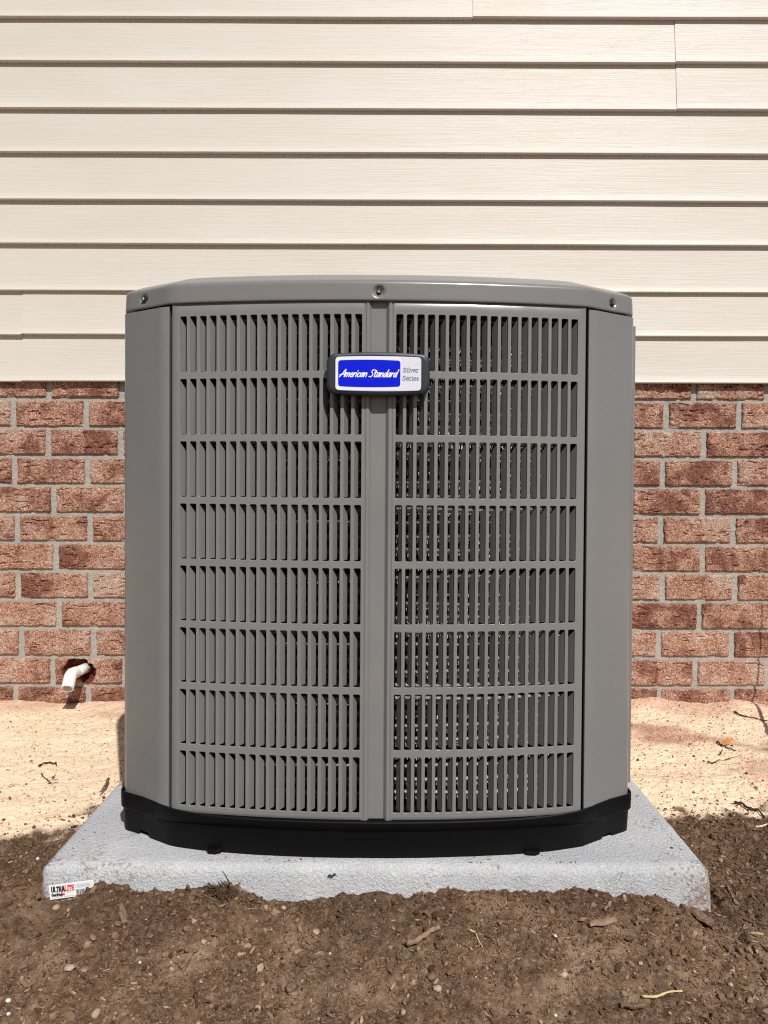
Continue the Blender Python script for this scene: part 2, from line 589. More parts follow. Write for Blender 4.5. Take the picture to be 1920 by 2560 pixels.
def scatter(name, x, y, size, tone, material, label, cat, chip=.35, sink=.25, zoff=None, low=False):
    n = len(x)
    BV_, BF_ = (OCT_V, OCT_F) if low else (ICO_V, ICO_F)
    nv_ = len(BV_)
    jit = rng.uniform(.62, 1.25, (n, nv_, 1))
    sc = np.stack([rng.uniform(.7, 1.35, n), rng.uniform(.5, 1.0, n), rng.uniform(.35, .85, n)], -1)
    isc = rng.random(n) < chip
    sc[isc] = np.stack([rng.uniform(1.0, 2.1, isc.sum()), rng.uniform(.3, .7, isc.sum()), rng.uniform(.14, .35, isc.sum())], -1)
    L = BV_[None] * jit * sc[:, None, :] * size[:, None, None]
    rot = rand_rot(n)
    # chips lie flat: spin about z with a small tilt
    ang = rng.uniform(0, 6.283, n)
    tl = rng.normal(0, .35, n)
    ca, sa, ct, st = np.cos(ang), np.sin(ang), np.cos(tl), np.sin(tl)
    flat = np.stack([ca, -sa * ct, sa * st, sa, ca * ct, -ca * st, 0 * ca, st, ct], -1).reshape(-1, 3, 3)
    rot[isc] = flat[isc]
    L = np.einsum('nij,nkj->nki', rot, L)
    z = ground_z(x, y) if zoff is None else zoff
    C = np.stack([x, y, z + size * (.45 - sink) * np.where(isc, .45, 1)], -1)
    Vv = (L + C[:, None, :]).reshape(-1, 3)
    Ff = (BF_[None] + (np.arange(n) * nv_)[:, None, None]).reshape(-1, 3)
    me = np_mesh(name, Vv, Ff, 3)
    at_ = me.attributes.new('tone', 'FLOAT', 'POINT')
    at_.data.foreach_set('value', np.repeat(tone, nv_).astype(np.float32))
    me.shade_flat()
    o = link(name, me, material)
    return tag(o, label, cat, kind='stuff')


def off_pad(x, y, mrg=0.0):
    return ~((x > PAD_X0 - mrg) & (x < PAD_X1 + mrg) & (y > PAD_Y0 - mrg) & (y < PAD_Y1 + mrg))


def soil_points(n_):
    x_ = rng.uniform(-1.1, 1.1, n_)
    y_ = .74 + .80 * rng.random(n_) ** 1.25
    dens = soil_mask(x_, y_) * np.clip(.30 + 1.5 * vnoise(x_ * 7, y_ * 7, 55) * (.35 + .65 * smoothstep(.82, 1.03, y_)), 0, 1)
    k_ = (rng.random(n_) < dens) & off_pad(x_, y_, .002)
    return x_[k_], y_[k_]


def soil_tone(x_, y_):
    tn = np.clip(rng.normal(.47, .29, len(x_)) - .17 * DAMP(x_, y_), 0, .93)
    lt = rng.random(len(x_)) < .006
    tn[lt] = rng.uniform(.93, 1, lt.sum())
    return tn


x, y = soil_points(52000)
size = np.clip(rng.lognormal(math.log(.0021), .50, len(x)), .0013, .0068)
scatter('soil_crumbs', x, y, size, soil_tone(x, y), M['clod'], 'loose crumbs and chips of brown soil in front of the pad', 'soil', .45)
x, y = soil_points(190000)
size = np.clip(rng.lognormal(math.log(.00115), .30, len(x)), .0006, .0020)
scatter('soil_dust', x, y, size, soil_tone(x, y), M['clod'], 'fine brown soil grit between the larger crumbs', 'soil', .55, low=True, sink=.05)

n = 34000
x = rng.uniform(-1.15, 1.15, n)
y = rng.uniform(1.2, 2.14, n)
k = (rng.random(n) < (1 - .9 * soil_mask(x, y))) & off_pad(x, y, .002)
x, y = x[k], y[k]
size = np.clip(rng.lognormal(math.log(.0016), .42, len(x)), .0008, .0050)
tone = np.clip(rng.normal(.62, .17, len(x)), .22, 1)
near_soil = soil_mask(x, y - .05) * (1 - soil_mask(x, y))
dk = rng.random(len(x)) < (.03 + .40 * near_soil + .06 * smoothstep(1.65, 1.25, y) + .05 * (x > .5))
tone[dk] = rng.uniform(0, .2, dk.sum())
size[dk] *= rng.uniform(.8, 1.4, dk.sum())
scatter('sand_grains', x, y, size, tone, M['grain'], 'loose grains and dark specks on the pale sand by the wall', 'sand', .3)

# dirt crumbs fallen on the pad
n = 1500
x = np.concatenate([rng.uniform(PAD_X0 + .02, PAD_X1 - .02, 700), PAD_X0 + .02 + .16 * rng.random(400) ** 2, PAD_X1 - .02 - .16 * rng.random(400) ** 2])
y = np.concatenate([PAD_Y0 + .012 + .02 * rng.random(700) ** 2, 1.06 + .3 * rng.random(400), 1.06 + .3 * rng.random(400)])
k = vnoise(x * 16, y * 16, 91) > .46
x, y = x[k], y[k]
size = np.clip(rng.lognormal(math.log(.0011), .4, len(x)), .0006, .0032)
scatter('pad_crumbs', x, y, size, np.clip(rng.normal(.35, .2, len(x)), 0, .85), M['clod'], 'small crumbs of dirt lying on top of the concrete pad', 'dirt', .4,
        zoff=np.full(len(x), PAD_TOP) - .0008)

# ------------------------------------------------------------------ house wall
house = empty('house_wall', (0, WALL_Y, 0))
tag(house, 'house wall of cream horizontal siding above a red brick base', 'wall')
HB = Vector((0, WALL_Y, 0))
HW = 1.75
COURSE = .0802
PER_B = .2035
Z0 = P(960, 1000, WALL_Y).z          # first bed joint under the siding
brick_top = Z0 + .115
nbx, nbz = 2, 2
HOLE_P = P(200, 1677, WALL_Y)
_z10 = Z0 - COURSE * 9.5
_x10 = P(129, 1300, WALL_Y).x + PER_B / 2
hx0, hx1, hz0, hz1 = _x10 - .0910, _x10 + .0910, _z10 - .0325, _z10 + .0325
vs_, fs = [], []
for b4 in ((-HW, hx0, .0068, .10, -.25, brick_top), (hx1, HW, .0068, .10, -.25, brick_top), (hx0, hx1, .0068, .10, -.25, hz0), (hx0, hx1, .0060, .10, hz1, brick_top)):
    v4, f4 = box(*b4)
    fs += [tuple(i + len(vs_) for i in f) for f in f4]
    vs_ += v4
mortar = obj('brick_base', vs_, fs, M['mortar'], house)
vs_, fs = box(-HW, HW, .11, .14, -.25, brick_top)
obj('wall_backing', vs_, fs, M['brick_core'], house)
# each bed joint is tooled: a slightly convex ribbon of mortar
L_B, H_B = .1860, .0688


def brick_mesh(seed, L=L_B, H=H_B, hole=None):
    nu, nv = 66, 26
    u = np.linspace(-.5, .5, nu)
    w = np.linspace(-.5, .5, nv)
    U, W = np.meshgrid(u, w)
    X, Z = U * L, W * H
    sx_, sz_ = seed * 13.7, seed * 7.3
    ex_ = np.minimum(.5 - np.abs(U), 1) * L
    ez_ = np.minimum(.5 - np.abs(W), 1) * H
    ed = np.minimum(ex_, ez_)
    d = .0016 * fbm(X * 40 + sx_, Z * 40 + sz_, seed, 3)
    d = d + .0030 * fbm(X * 130 + sx_, Z * 190 + sz_, seed + 5, 3, .6)
    g = fbm(X * 38 + sx_, Z * 150 + sz_, seed + 9, 3)            # short horizontal cracks
    d = d - .0048 * smoothstep(.17, .30, g)
    g2 = fbm(X * 60 - sx_, Z * 85 + sz_, seed + 19, 3)
    d = d - .0026 * smoothstep(.18, .30, g2)
    d = d - .0030 * (1 - smoothstep(0, .0035, ed)) ** 2
    chip = .6 * smoothstep(.22, .36, fbm(X * 26 + sx_, Z * 26 - sz_, seed + 29, 2)) * (1 - smoothstep(.002, .011, ed))
    d = d - .008 * chip
    # uneven outline
    X = X + np.where(np.abs(U) > .499, np.sign(U) * (.0050 * fbm(Z * 110, Z * 0 + seed, seed + 3, 3)), 0)
    Z = Z + np.where(np.abs(W) > .499, np.sign(W) * (.0052 * fbm(X * 90, X * 0 + seed, seed + 4, 3)), 0)
    d = np.maximum(d, -.0050)
    core = None
    if hole is not None:
        hx, hz, hr = hole
        rr = np.hypot((X - hx) * .72, (Z - hz)) / hr + .9 * fbm(X * 42, Z * 42, 66, 3)
        core = rr < 1.05
        d = d - .034 * smoothstep(1.12, .72, rr) * smoothstep(.0, .0075, ed + .003 * fbm(X * 90, Z * 90, 71, 2))
    Yf = -d
    V_ = [(a_, b_, c_) for a_, b_, c_ in zip(X.ravel(), Yf.ravel(), Z.ravel())]
    fs_ = grid_faces(nu, nv)
    # sides running back into the wall
    rim = [i for i in range(nu)] + [j * nu + nu - 1 for j in range(1, nv)] + [(nv - 1) * nu + i for i in range(nu - 2, -1, -1)] + [j * nu for j in range(nv - 2, 0, -1)]
    b0 = len(V_)
    for r_ in rim:
        V_.append((V_[r_][0], .030, V_[r_][2]))
    for i in range(len(rim)):
        k_ = (i + 1) % len(rim)
        fs_.append((rim[i], b0 + i, b0 + k_, rim[k_]))
    me_ = bpy.data.meshes.new('brick')
    me_.from_pydata(V_, [], fs_)
    me_.materials.append(M['brick'])
    if core is not None:
        me_.materials.append(M['brick_core'])
        cf = core.ravel()
        for p_ in me_.polygons:
            if p_.index < (nu - 1) * (nv - 1) and sum(bool(cf[q]) for q in p_.vertices) >= 2:
                p_.material_index = 1
    me_.update()
    return me_


BM_ = [brick_mesh(s + 1) for s in range(14)]
lj = {0: 123, 1: 215, 2: 120, 3: 218, 4: 133, 5: 224, 6: 138, 7: 225, 8: 145, 9: 232, 10: 129, 11: 218, 12: 140, 13: 220}
rj = {0: 1733, 1: 1664.6, 2: 1759.5, 3: 1657, 4: 1759, 5: 1654, 6: 1759, 7: 1660, 8: 1752, 9: 1652, 10: 1743, 11: 1655, 12: 1750, 13: 1655}
PER = .2035
brng = random.Random(3)


def add_brick(xc, zc, L, mesh=None):
    me_ = mesh or brng.choice(BM_)
    o = bpy.data.objects.new('brick', me_)
    COL.objects.link(o)
    o.parent = mortar
    o.location = (xc, brng.uniform(-.0012, .0010), zc + brng.uniform(-.0008, .0008))
    fl = brng.choice((1, -1))
    o.scale = (L / L_B, 1, 1)
    o.rotation_euler = (0, R(brng.uniform(-.25, .25)), 0)
    return o


for r_ in range(14):
    zt = Z0 - COURSE * (r_ - 1)
    zc = zt - COURSE / 2
    xl = P(lj[r_], 1300, WALL_Y).x - (0.0009 * 0)
    xr = P(rj[r_], 1300, WALL_Y).x
    joints = []
    q = xl
    while q > -HW:
        q -= PER
    while q < 0:
        joints.append(q + brng.uniform(-.0012, .0012) * (abs(q - xl) > .01))
        q += PER
    right = []
    q = xr
    while q > joints[-1] + .10:
        q -= PER
    q += PER
    while q < HW + .1:
        right.append(q + brng.uniform(-.0012, .0012))
        q += PER
    joints += right
    for j0, j1 in zip(joints[:-1], joints[1:]):
        L = j1 - j0 - .0172
        if L < .02:
            continue
        xc = (j0 + j1) / 2
        if r_ == 10 and j0 < HOLE_P.x < j1:
            add_brick(xc, zc, L_B, brick_mesh(40, hole=(HOLE_P.x - xc, HOLE_P.z - zc + .002, .034)))
        else:
            add_brick(xc, zc, L)

# siding: boards with a lip at the bottom, each course (and each side of a seam) a board of its own
sheath_vs, sheath_fs = box(-HW - .4, HW + .4, .018, .10, brick_top - .01, 2.75)
sheath = obj('wall_sheathing', sheath_vs, sheath_fs, M['siding'], house)
SID_Y = 2.1450                        # plane of the board tops
lips = [39.5, 150.5, 268.5, 378.5, 497, 607.6, 725.6, 837, 954]
lz = [P(960, py, SID_Y - .014).z for py in lips]
zs = lz[:]
q = zs[0]
extra = []
alt = [zs[1 - 1] - zs[1], zs[1] - zs[2]]
for i in range(11):
    q += alt[(i + 1) % 2]
    extra.insert(0, q)
zs = extra + zs
seam = {len(zs) - 1: [P(58, 780, SID_Y).x], len(zs) - 2: [P(58, 780, SID_Y).x], len(zs) - 7: [P(1689, 200, SID_Y).x], len(zs) - 8: [P(1686, 90, SID_Y).x],
        len(zs) - 9: [P(1181, 20, SID_Y).x], len(zs) - 10: [P(1181, 20, SID_Y).x]}


def board(x0, x1, zb, zt, dy, sd):
    H = zt - zb
    # profile from hidden top to lip, then the turned-under lip (local y: minus is towards the viewer)
    prof = []
    for k_ in range(9):
        s = k_ / 8
        prof.append((.0014 - .0110 * s - .0022 * s ** 4 * s, H * (1 - s) + .010 * (1 - s)))
    prof += [(-.0122, -.0006), (-.0116, -.0020), (-.0092, -.0027), (-.0040, -.0030), (.0020, -.0030)]
    nxs = max(2, int((x1 - x0) / .06))
    xs_ = np.linspace(x0, x1, nxs + 1)
    vs2 = []
    for (py_, pz_) in prof:
        for xx in xs_:
            wob = .0011 * float(fbm(np.array([xx * 2.3 + sd * 9.1]), np.array([pz_ * 6 + sd]), 8, 2)[0])
            sag = .0014 * float(fbm(np.array([xx * 1.7 + sd * 5.3]), np.array([sd * 1.0]), 4, 2)[0])
            vs2.append((xx, py_ + wob + dy, pz_ + sag * (pz_ < .02)))
    o = obj('siding_board', vs2, grid_faces(len(xs_), len(prof), flip=True), M['siding'], sheath, smooth=True,
            loc=(0, SID_Y - WALL_Y, zb))
    me_ = o.data
    for e in me_.edges:
        pass
    return o


sd = 0
for i in range(len(zs)):
    zb = zs[i]
    zt = zs[i - 1] if i else zb + .127
    cuts = [-HW - .4] + seam.get(i, []) + [HW + .4]
    for k_ in range(len(cuts) - 1):
        sd += 1
        over = .016 if k_ < len(cuts) - 2 else 0
        board(cuts[k_], cuts[k_ + 1] + 0 * over, zb + (.0016 if k_ else 0), zt, -.0016 if k_ else 0, sd)

# ------------------------------------------------------------------ drain pipe in the wall
pipe = empty('drain_pipe', HOLE_P)
tag(pipe, 'white plastic drain pipe elbow sticking out of a broken hole in the brick base', 'pipe')
tipc = P(168.5, 1722, 2.03)
elb = Vector((P(177, 1686, 2.062).x, 2.062, tipc.z + .030))
A_ = P(209, 1672, WALL_Y)
A_ = elb + (A_ - elb) * 1.7


def rel(pts, o):
    return [Vector(q) - Vector(o.location) for q in pts]


vs_, fs = tube(rel([A_, (A_ + elb) / 2, elb + (A_ - elb) * .12], pipe), .0138, 24)
obj('straight_pipe', vs_, fs, M['pvc'], pipe, True)
d0 = (elb - A_).normalized()
d1 = (tipc - elb).normalized()
cur = []
for k_ in range(9):
    s = k_ / 8
    pa, pb, pc_ = elb - d0 * .012, elb, elb + d1 * .012
    cur.append(pa * (1 - s) ** 2 + pb * 2 * s * (1 - s) + pc_ * s * s)
cl = [elb - d0 * .030] + cur + [tipc]
ro = .0163
vs_, fs = tube(rel(cl, pipe), ro, 28, cap=False)
# rim and bore
nb = len(vs_)
n0 = 28
last = [Vector(q) for q in vs_[-n0:]]
cen = sum(last, Vector()) / n0
ring = [cen + (q - cen) * .80 for q in last]
deep = [q - d1 * .03 for q in ring]
vs_ += ring + deep
for k_ in range(n0):
    k2 = (k_ + 1) % n0
    fs.append((nb - n0 + k_, nb - n0 + k2, nb + k2, nb + k_))
    fs.append((nb + k_, nb + k2, nb + n0 + k2, nb + n0 + k_))
first = [Vector(q) for q in vs_[:n0]]
c0 = sum(first, Vector()) / n0
vs_.append(c0)
for k_ in range(n0):
    fs.append(((k_ + 1) % n0, k_, len(vs_) - 1))
fs.append(tuple(range(nb + n0, nb + 2 * n0)))
e = obj('elbow', vs_, fs, M['pvc'], pipe, True)
mod = e.modifiers.new('edge', 'EDGE_SPLIT')
mod.split_angle = R(40)

# ------------------------------------------------------------------ concrete pad
PW, PD = PAD_X1 - PAD_X0, PAD_Y1 - PAD_Y0
pc = Vector(((PAD_X0 + PAD_X1) / 2, (PAD_Y0 + PAD_Y1) / 2, 0))


def rrect(w, d, r, n):
    pts = []
    for cx, cy, a0 in ((w / 2 - r, -d / 2 + r, -90), (w / 2 - r, d / 2 - r, 0), (-w / 2 + r, d / 2 - r, 90), (-w / 2 + r, -d / 2 + r, 180)):
        for k_ in range(n + 1):
            a_ = R(a0 + 90 * k_ / n)
            pts.append((cx + r * math.cos(a_), cy + r * math.sin(a_)))
    return pts


def resample(pts, st):
    pts = np.array(pts)
    cl_ = np.vstack([pts, pts[:1]])
    sg = np.r_[0, np.cumsum(np.linalg.norm(np.diff(cl_, axis=0), axis=1))]
    m_ = int(sg[-1] / st)
    tt = np.arange(m_) * sg[-1] / m_
    return np.stack([np.interp(tt, sg, cl_[:, 0]), np.interp(tt, sg, cl_[:, 1])], -1)


ring0 = resample(rrect(PW, PD, .010, 8), .0042)
N = len(ring0)
cn = np.roll(ring0, -1, 0) - np.roll(ring0, 1, 0)
cn = np.stack([cn[:, 1], -cn[:, 0]], -1)
cn /= np.linalg.norm(cn, axis=1)[:, None]
prof = [(.004, -.03), (.004, .0), (.0035, .008), (.003, .015), (.0027, .022), (.002, .029), (.0016, .036), (.001, .043), (.0006, .049), (0, .055), (-.0004, .0635),
        (-.0014, .0675), (-.0030, .0712), (-.0055, .0740), (-.0090, .0763), (-.0135, .0776), (-.0200, PAD_TOP)]
PV = []
for (o_, z_) in prof:
    q = ring0 + cn * o_
    s_ = np.cumsum(np.r_[0, np.linalg.norm(np.diff(q, axis=0), axis=1)])
    dn_ = .0026 * fbm(s_ * 55, np.full(N, z_ * 60), 61, 3, .6) + .0022 * fbm(s_ * 190, np.full(N, z_ * 190), 62, 2)
    dn_ = dn_ * (1 if z_ < .074 else .35)
    q = q + cn * dn_[:, None]
    for a_, b_ in q:
        PV.append((a_, b_, z_ + (.0009 * float(fbm(np.array([a_ * 60]), np.array([b_ * 60]), 63, 2)[0]) if z_ > .07 else 0)))
PF = grid_faces(N, len(prof), True)
b0 = (len(prof) - 1) * N
# top: shrink towards the middle in a few rings
scales = [.985, .96, .92, .86, .5]
top = np.array(PV[b0:])
for s_ in scales:
    for q in top:
        PV.append((q[0] * s_, q[1] * s_, PAD_TOP + .0016 * float(fbm(np.array([q[0] * s_ * 18]), np.array([q[1] * s_ * 18]), 64, 3)[0])))
PF += [tuple(i + b0 for i in f) for f in grid_faces(N, len(scales) + 1, True)]
PF.append(tuple(range(len(PV) - N, len(PV))))
pad = obj('concrete_pad', PV, PF, M['pad'], smooth=True, loc=pc)
tag(pad, 'pale grey concrete equipment pad half buried in soil under the grey unit', 'pad')


# ------------------------------------------------------------------ lettering strokes
def ribbon(pts, w, y, sub=5, wob=0):
    """flat stroke in the x-z plane at depth y"""
    line_ = smooth_line(pts, sub) if sub else [np.array(p, float) for p in pts]
    nn_ = len(line_)
    vs2, fs2 = [], []
    for i, p in enumerate(line_):
        d = line_[min(i + 1, nn_ - 1)] - line_[max(i - 1, 0)]
        d = d / (np.linalg.norm(d) + 1e-9)
        nrm = np.array([-d[1], d[0]])
        ww = w * (1 + wob * math.sin(i * 2.1))
        a_ = p + nrm * ww / 2
        b_ = p - nrm * ww / 2
        if i == 0:
            a_, b_ = a_ - d * w * .35, b_ - d * w * .35
        if i == nn_ - 1:
            a_, b_ = a_ + d * w * .35, b_ + d * w * .35
        vs2 += [(a_[0], y, a_[1]), (b_[0], y, b_[1])]
    for i in range(nn_ - 1):
        fs2.append((2 * i, 2 * i + 1, 2 * i + 3, 2 * i + 2))
    return vs2, fs2


SCRIPT = {
    'A': (1.15, [[(-.05, -.05), (.45, .95), (.72, 1.75), (.80, 1.75), (.92, .8), (1.02, 0)], [(-.15, .45), (.5, .62), (1.1, .62)]]),
    'm': (1.1, [[(0, 1), (0, 0)], [(0, .5), (.22, .95), (.42, .85), (.42, 0)], [(.42, .5), (.66, .95), (.86, .85), (.88, .0)]]),
    'e': (.72, [[(.05, .45), (.5, .6), (.5, .92), (.22, .95), (.02, .5), (.12, .05), (.38, .0), (.65, .25)]]),
    'r': (.58, [[(0, 1), (0, 0)], [(0, .5), (.22, .9), (.50, .92)]]),
    'i': (.32, [[(.02, 1), (.02, .1), (.15, 0)], [(.06, 1.38), (.12, 1.50)]]),
    'c': (.66, [[(.55, .8), (.32, 1), (.05, .6), (.08, .15), (.32, 0), (.6, .2)]]),
    'a': (.84, [[(.58, .85), (.32, 1), (.03, .5), (.1, .05), (.34, .12), (.58, .75)], [(.60, 1), (.60, .15), (.75, .02)]]),
    'n': (.76, [[(0, 1), (0, 0)], [(0, .5), (.28, .95), (.50, .85), (.52, 0)]]),
    'S': (1.12, [[(1.0, 1.45), (.75, 1.75), (.35, 1.62), (.28, 1.25), (.62, .85), (.72, .4), (.45, .02), (.0, .1)]]),
    't': (.55, [[(.14, 1.6), (.1, .2), (.3, .0), (.45, .15)], [(-.12, 1.05), (.5, 1.1)]]),
    'd': (.84, [[(.55, .85), (.3, 1), (.03, .5), (.1, .05), (.34, .12), (.55, .75)], [(.66, 1.8), (.6, .15), (.72, .02)]]),
}
SERIF = {
    'S': (.92, [[(.72, 1.15), (.45, 1.42), (.15, 1.15), (.45, .75), (.78, .35), (.42, -.02), (.08, .3)], [(.73, 1.05), (.73, 1.42)], [(.06, 0), (.06, .38)]]),
    'i': (.42, [[(.2, .95), (.2, 0)], [(.06, 0), (.36, 0)], [(.08, .95), (.2, .95)], [(.18, 1.30), (.22, 1.34)]]),
    'l': (.42, [[(.2, 1.48), (.2, 0)], [(.06, 0), (.36, 0)], [(.06, 1.46), (.2, 1.48)]]),
    'v': (.82, [[(.08, .97), (.4, 0)], [(.4, 0), (.7, .97)], [(-.02, .97), (.24, .97)], [(.56, .97), (.82, .97)]]),
    'e': (.78, [[(.08, .55), (.64, .55), (.52, .95), (.22, .92), (.05, .45), (.28, .0), (.66, .18)]]),
    'r': (.66, [[(.18, .95), (.18, 0)], [(.02, 0), (.38, 0)], [(.04, .95), (.18, .95)], [(.18, .6), (.36, .95), (.6, .92)]]),
    's': (.66, [[(.5, .8), (.3, .98), (.1, .78), (.34, .5), (.54, .22), (.3, -.02), (.06, .2)]]),
}
BLOCK = {
    'U': (.86, [[(.12, 1.0), (.12, .22), (.22, .10), (.56, .10), (.66, .22), (.66, 1.0)]]),
    'L': (.70, [[(.12, 1.0), (.12, .10), (.62, .10)]]),
    'T': (.74, [[(0, .90), (.68, .90)], [(.34, .9), (.34, 0)]]),
    'R': (.84, [[(.12, 0), (.12, .9), (.52, .9), (.62, .72), (.52, .48), (.14, .48)], [(.40, .48), (.66, 0)]]),
    'A': (.86, [[(.08, 0), (.33, .95)], [(.43, .95), (.70, 0)], [(.2, .30), (.56, .30)]]),
    'I': (.36, [[(.14, 0), (.14, 1)]]),
    'E': (.70, [[(.62, .9), (.12, .9), (.12, .10), (.62, .10)], [(.12, .5), (.52, .5)]]),
    'D': (.9, [[(.1, .1), (.1, 1.3), (.4, 1.3), (.7, .9), (.7, .5), (.4, .1), (.1, .1)]]),
    'i': (.36, [[(.12, 0), (.12, .9)], [(.12, 1.2), (.12, 1.35)]]),
    'v': (.7, [[(0, .9), (.28, 0), (.56, .9)]]),
    'e': (.72, [[(.05, .45), (.58, .5), (.45, .9), (.1, .8), (.05, .25), (.3, .0), (.58, .15)]]),
    'r': (.55, [[(.1, .9), (.1, 0)], [(.1, .55), (.3, .9), (.5, .85)]]),
    's': (.62, [[(.5, .75), (.28, .92), (.08, .68), (.48, .3), (.28, -.02), (.05, .15)]]),
    'c': (.64, [[(.52, .72), (.28, .92), (.06, .5), (.28, 0), (.54, .18)]]),
    'h': (.7, [[(.1, 1.4), (.1, 0)], [(.1, .55), (.35, .9), (.54, .7), (.54, 0)]]),
    't': (.74, [[(0, 1.3), (.68, 1.3)], [(.34, 1.3), (.34, 0)]]),
}


def lettering(name, text, font, x0, x1, zbase, xh, w, y, material, parent, shear=0.0, sub=5, space=.5, rise=0.0, wob=0):
    """strokes of the text laid between x0 and x1 on the baseline; one mesh"""
    tot = sum(space if ch == ' ' else font[ch][0] for ch in text)
    kx = (x1 - x0) / tot
    cx = 0
    V2, F2 = [], []
    for ch in text:
        if ch == ' ':
            cx += space
            continue
        adv, strokes = font[ch]
        for st in strokes:
            pts = [(x0 + (cx + a_) * kx + shear * b_ * xh, zbase + b_ * xh + rise * (x0 + (cx + a_) * kx)) for a_, b_ in st]
            v2, f2 = ribbon(pts, w, y, sub, wob)
            off = len(V2)
            V2 += v2
            F2 += [tuple(i + off for i in f) for f in f2]
            y -= .000004
        cx += adv
    return obj(name, V2, F2, material, parent)


# sticker on the front of the pad
st_w, st_h = .0615, .0195
stc = P(128, 2242, PAD_Y0)
stk_y = -PD / 2 - .0058
sticker_e = []
nq = 13
vs2, fs2 = [], []
for j in range(3):
    for i in range(nq):
        s_ = i / (nq - 1)
        bend = .0010 * (1 - abs(s_ - .58) / .58)
        vs2.append((s_ * st_w, bend, j / 2 * st_h))
fs2 = grid_faces(nq, 3)
sticker = obj('sticker', vs2, fs2, M['paper'], pad)
sticker['label'] = 'white printed sticker with black and red lettering'
sticker.location = (stc.x - pc.x + .0012, stk_y, stc.z - .0012)
sticker.rotation_euler = (R(-3), R(-7.5), 0)
sol = sticker.modifiers.new('t', 'SOLIDIFY')
sol.thickness = .0004
yy = -.0009
lettering('lettering', 'ULTRA', BLOCK, .0030, .0218, .0100, .0072, .0015, yy, M['ink_black'], sticker, shear=.05, sub=0)
lettering('lettering', 'LITE', BLOCK, .0218, .0348, .0100, .0072, .0014, yy, M['ink_red'], sticker, shear=.05, sub=0)
lettering('lettering', 'DiversiTech', BLOCK, .0030, .0178, .0046, .0024, .00075, yy, M['ink_black'], sticker, sub=2)
obj('printed_arrow', [(.0155, yy, .0022), (.0190, yy, .0052), (.0168, yy, .0050), (.0180, yy, .0076), (.0225, yy, .0058), (.0205, yy, .0054)],
    [(0, 1, 2), (2, 1, 5, 4, 3)], M['ink_red'], sticker)
V2, F2 = [], []
bx = .0375
for k_ in range(16):
    w_ = brng.choice((.0004, .0007, .0010))
    V2 += [(bx, yy - .0003, .0028), (bx + w_, yy - .0003, .0028), (bx + w_, yy - .0003, .0100), (bx, yy - .0003, .0100)]
    F2.append(tuple(range(len(V2) - 4, len(V2))))
    bx += w_ + brng.choice((.0004, .0008))
obj('barcode', V2, F2, M['ink_black'], sticker)
V2, F2 = [], []
for (a_, b_, c_, d_) in ((.0365, .0590, .0172, .0175), (.0365, .0590, .0130, .0133), (.0365, .0368, .0130, .0175), (.0588, .0590, .0130, .0175),
                         (.0385, .0570, .0150, .0156), (.0030, .0330, .0083, .0086), (.0030, .0150, .0026, .0029), (.0200, .0340, .0030, .0034)):
    V2 += [(a_, yy - .0001, c_), (b_, yy - .0001, c_), (b_, yy - .0001, d_), (a_, yy - .0001, d_)]
    F2.append(tuple(range(len(V2) - 4, len(V2))))
obj('printed_lines', V2, F2, M['ink_grey'], sticker)

# ------------------------------------------------------------------ the condenser unit
UC = Vector((-.0112, 1.477, PAD_TOP))
unit = empty('condenser_unit', UC)
unit.rotation_euler = (0, R(.17), R(.2))
tag(unit, 'tall grey louvered air conditioning condenser standing on the concrete pad', 'air conditioner')
FY = -.394                                   # middle of the bulged front panel (local y)
RAD = (.297 ** 2 + .028 ** 2) / (2 * .028)
zof = lambda py, Y: P(945, py, Y).z - PAD_TOP
Z_PT, Z_PB = zof(752, 1.083), zof(2050, 1.083)       # panel top and bottom
Z_LID = zof(750, 1.078)


UROT = unit.rotation_euler.to_matrix().inverted()


def to_unit(p):
    return UROT @ (p - UC)


def arc(u, d=0.0):
    """front panel surface: u along the sheet, d inward; returns local x, y"""
    a_ = u / RAD
    return (RAD - d) * math.sin(a_), FY + RAD - (RAD - d) * math.cos(a_)


PITCH_U, SLOT_W, SLOT_H, PITCH_V = .0149, .0100, .0794, .0894
BAR = PITCH_U - SLOT_W
U0 = .0240 - BAR / 2                          # inner border of the first cell
Z_S0 = zof(785.6, 1.084)                      # top of the first row of slots
PANEL_U1 = .2990


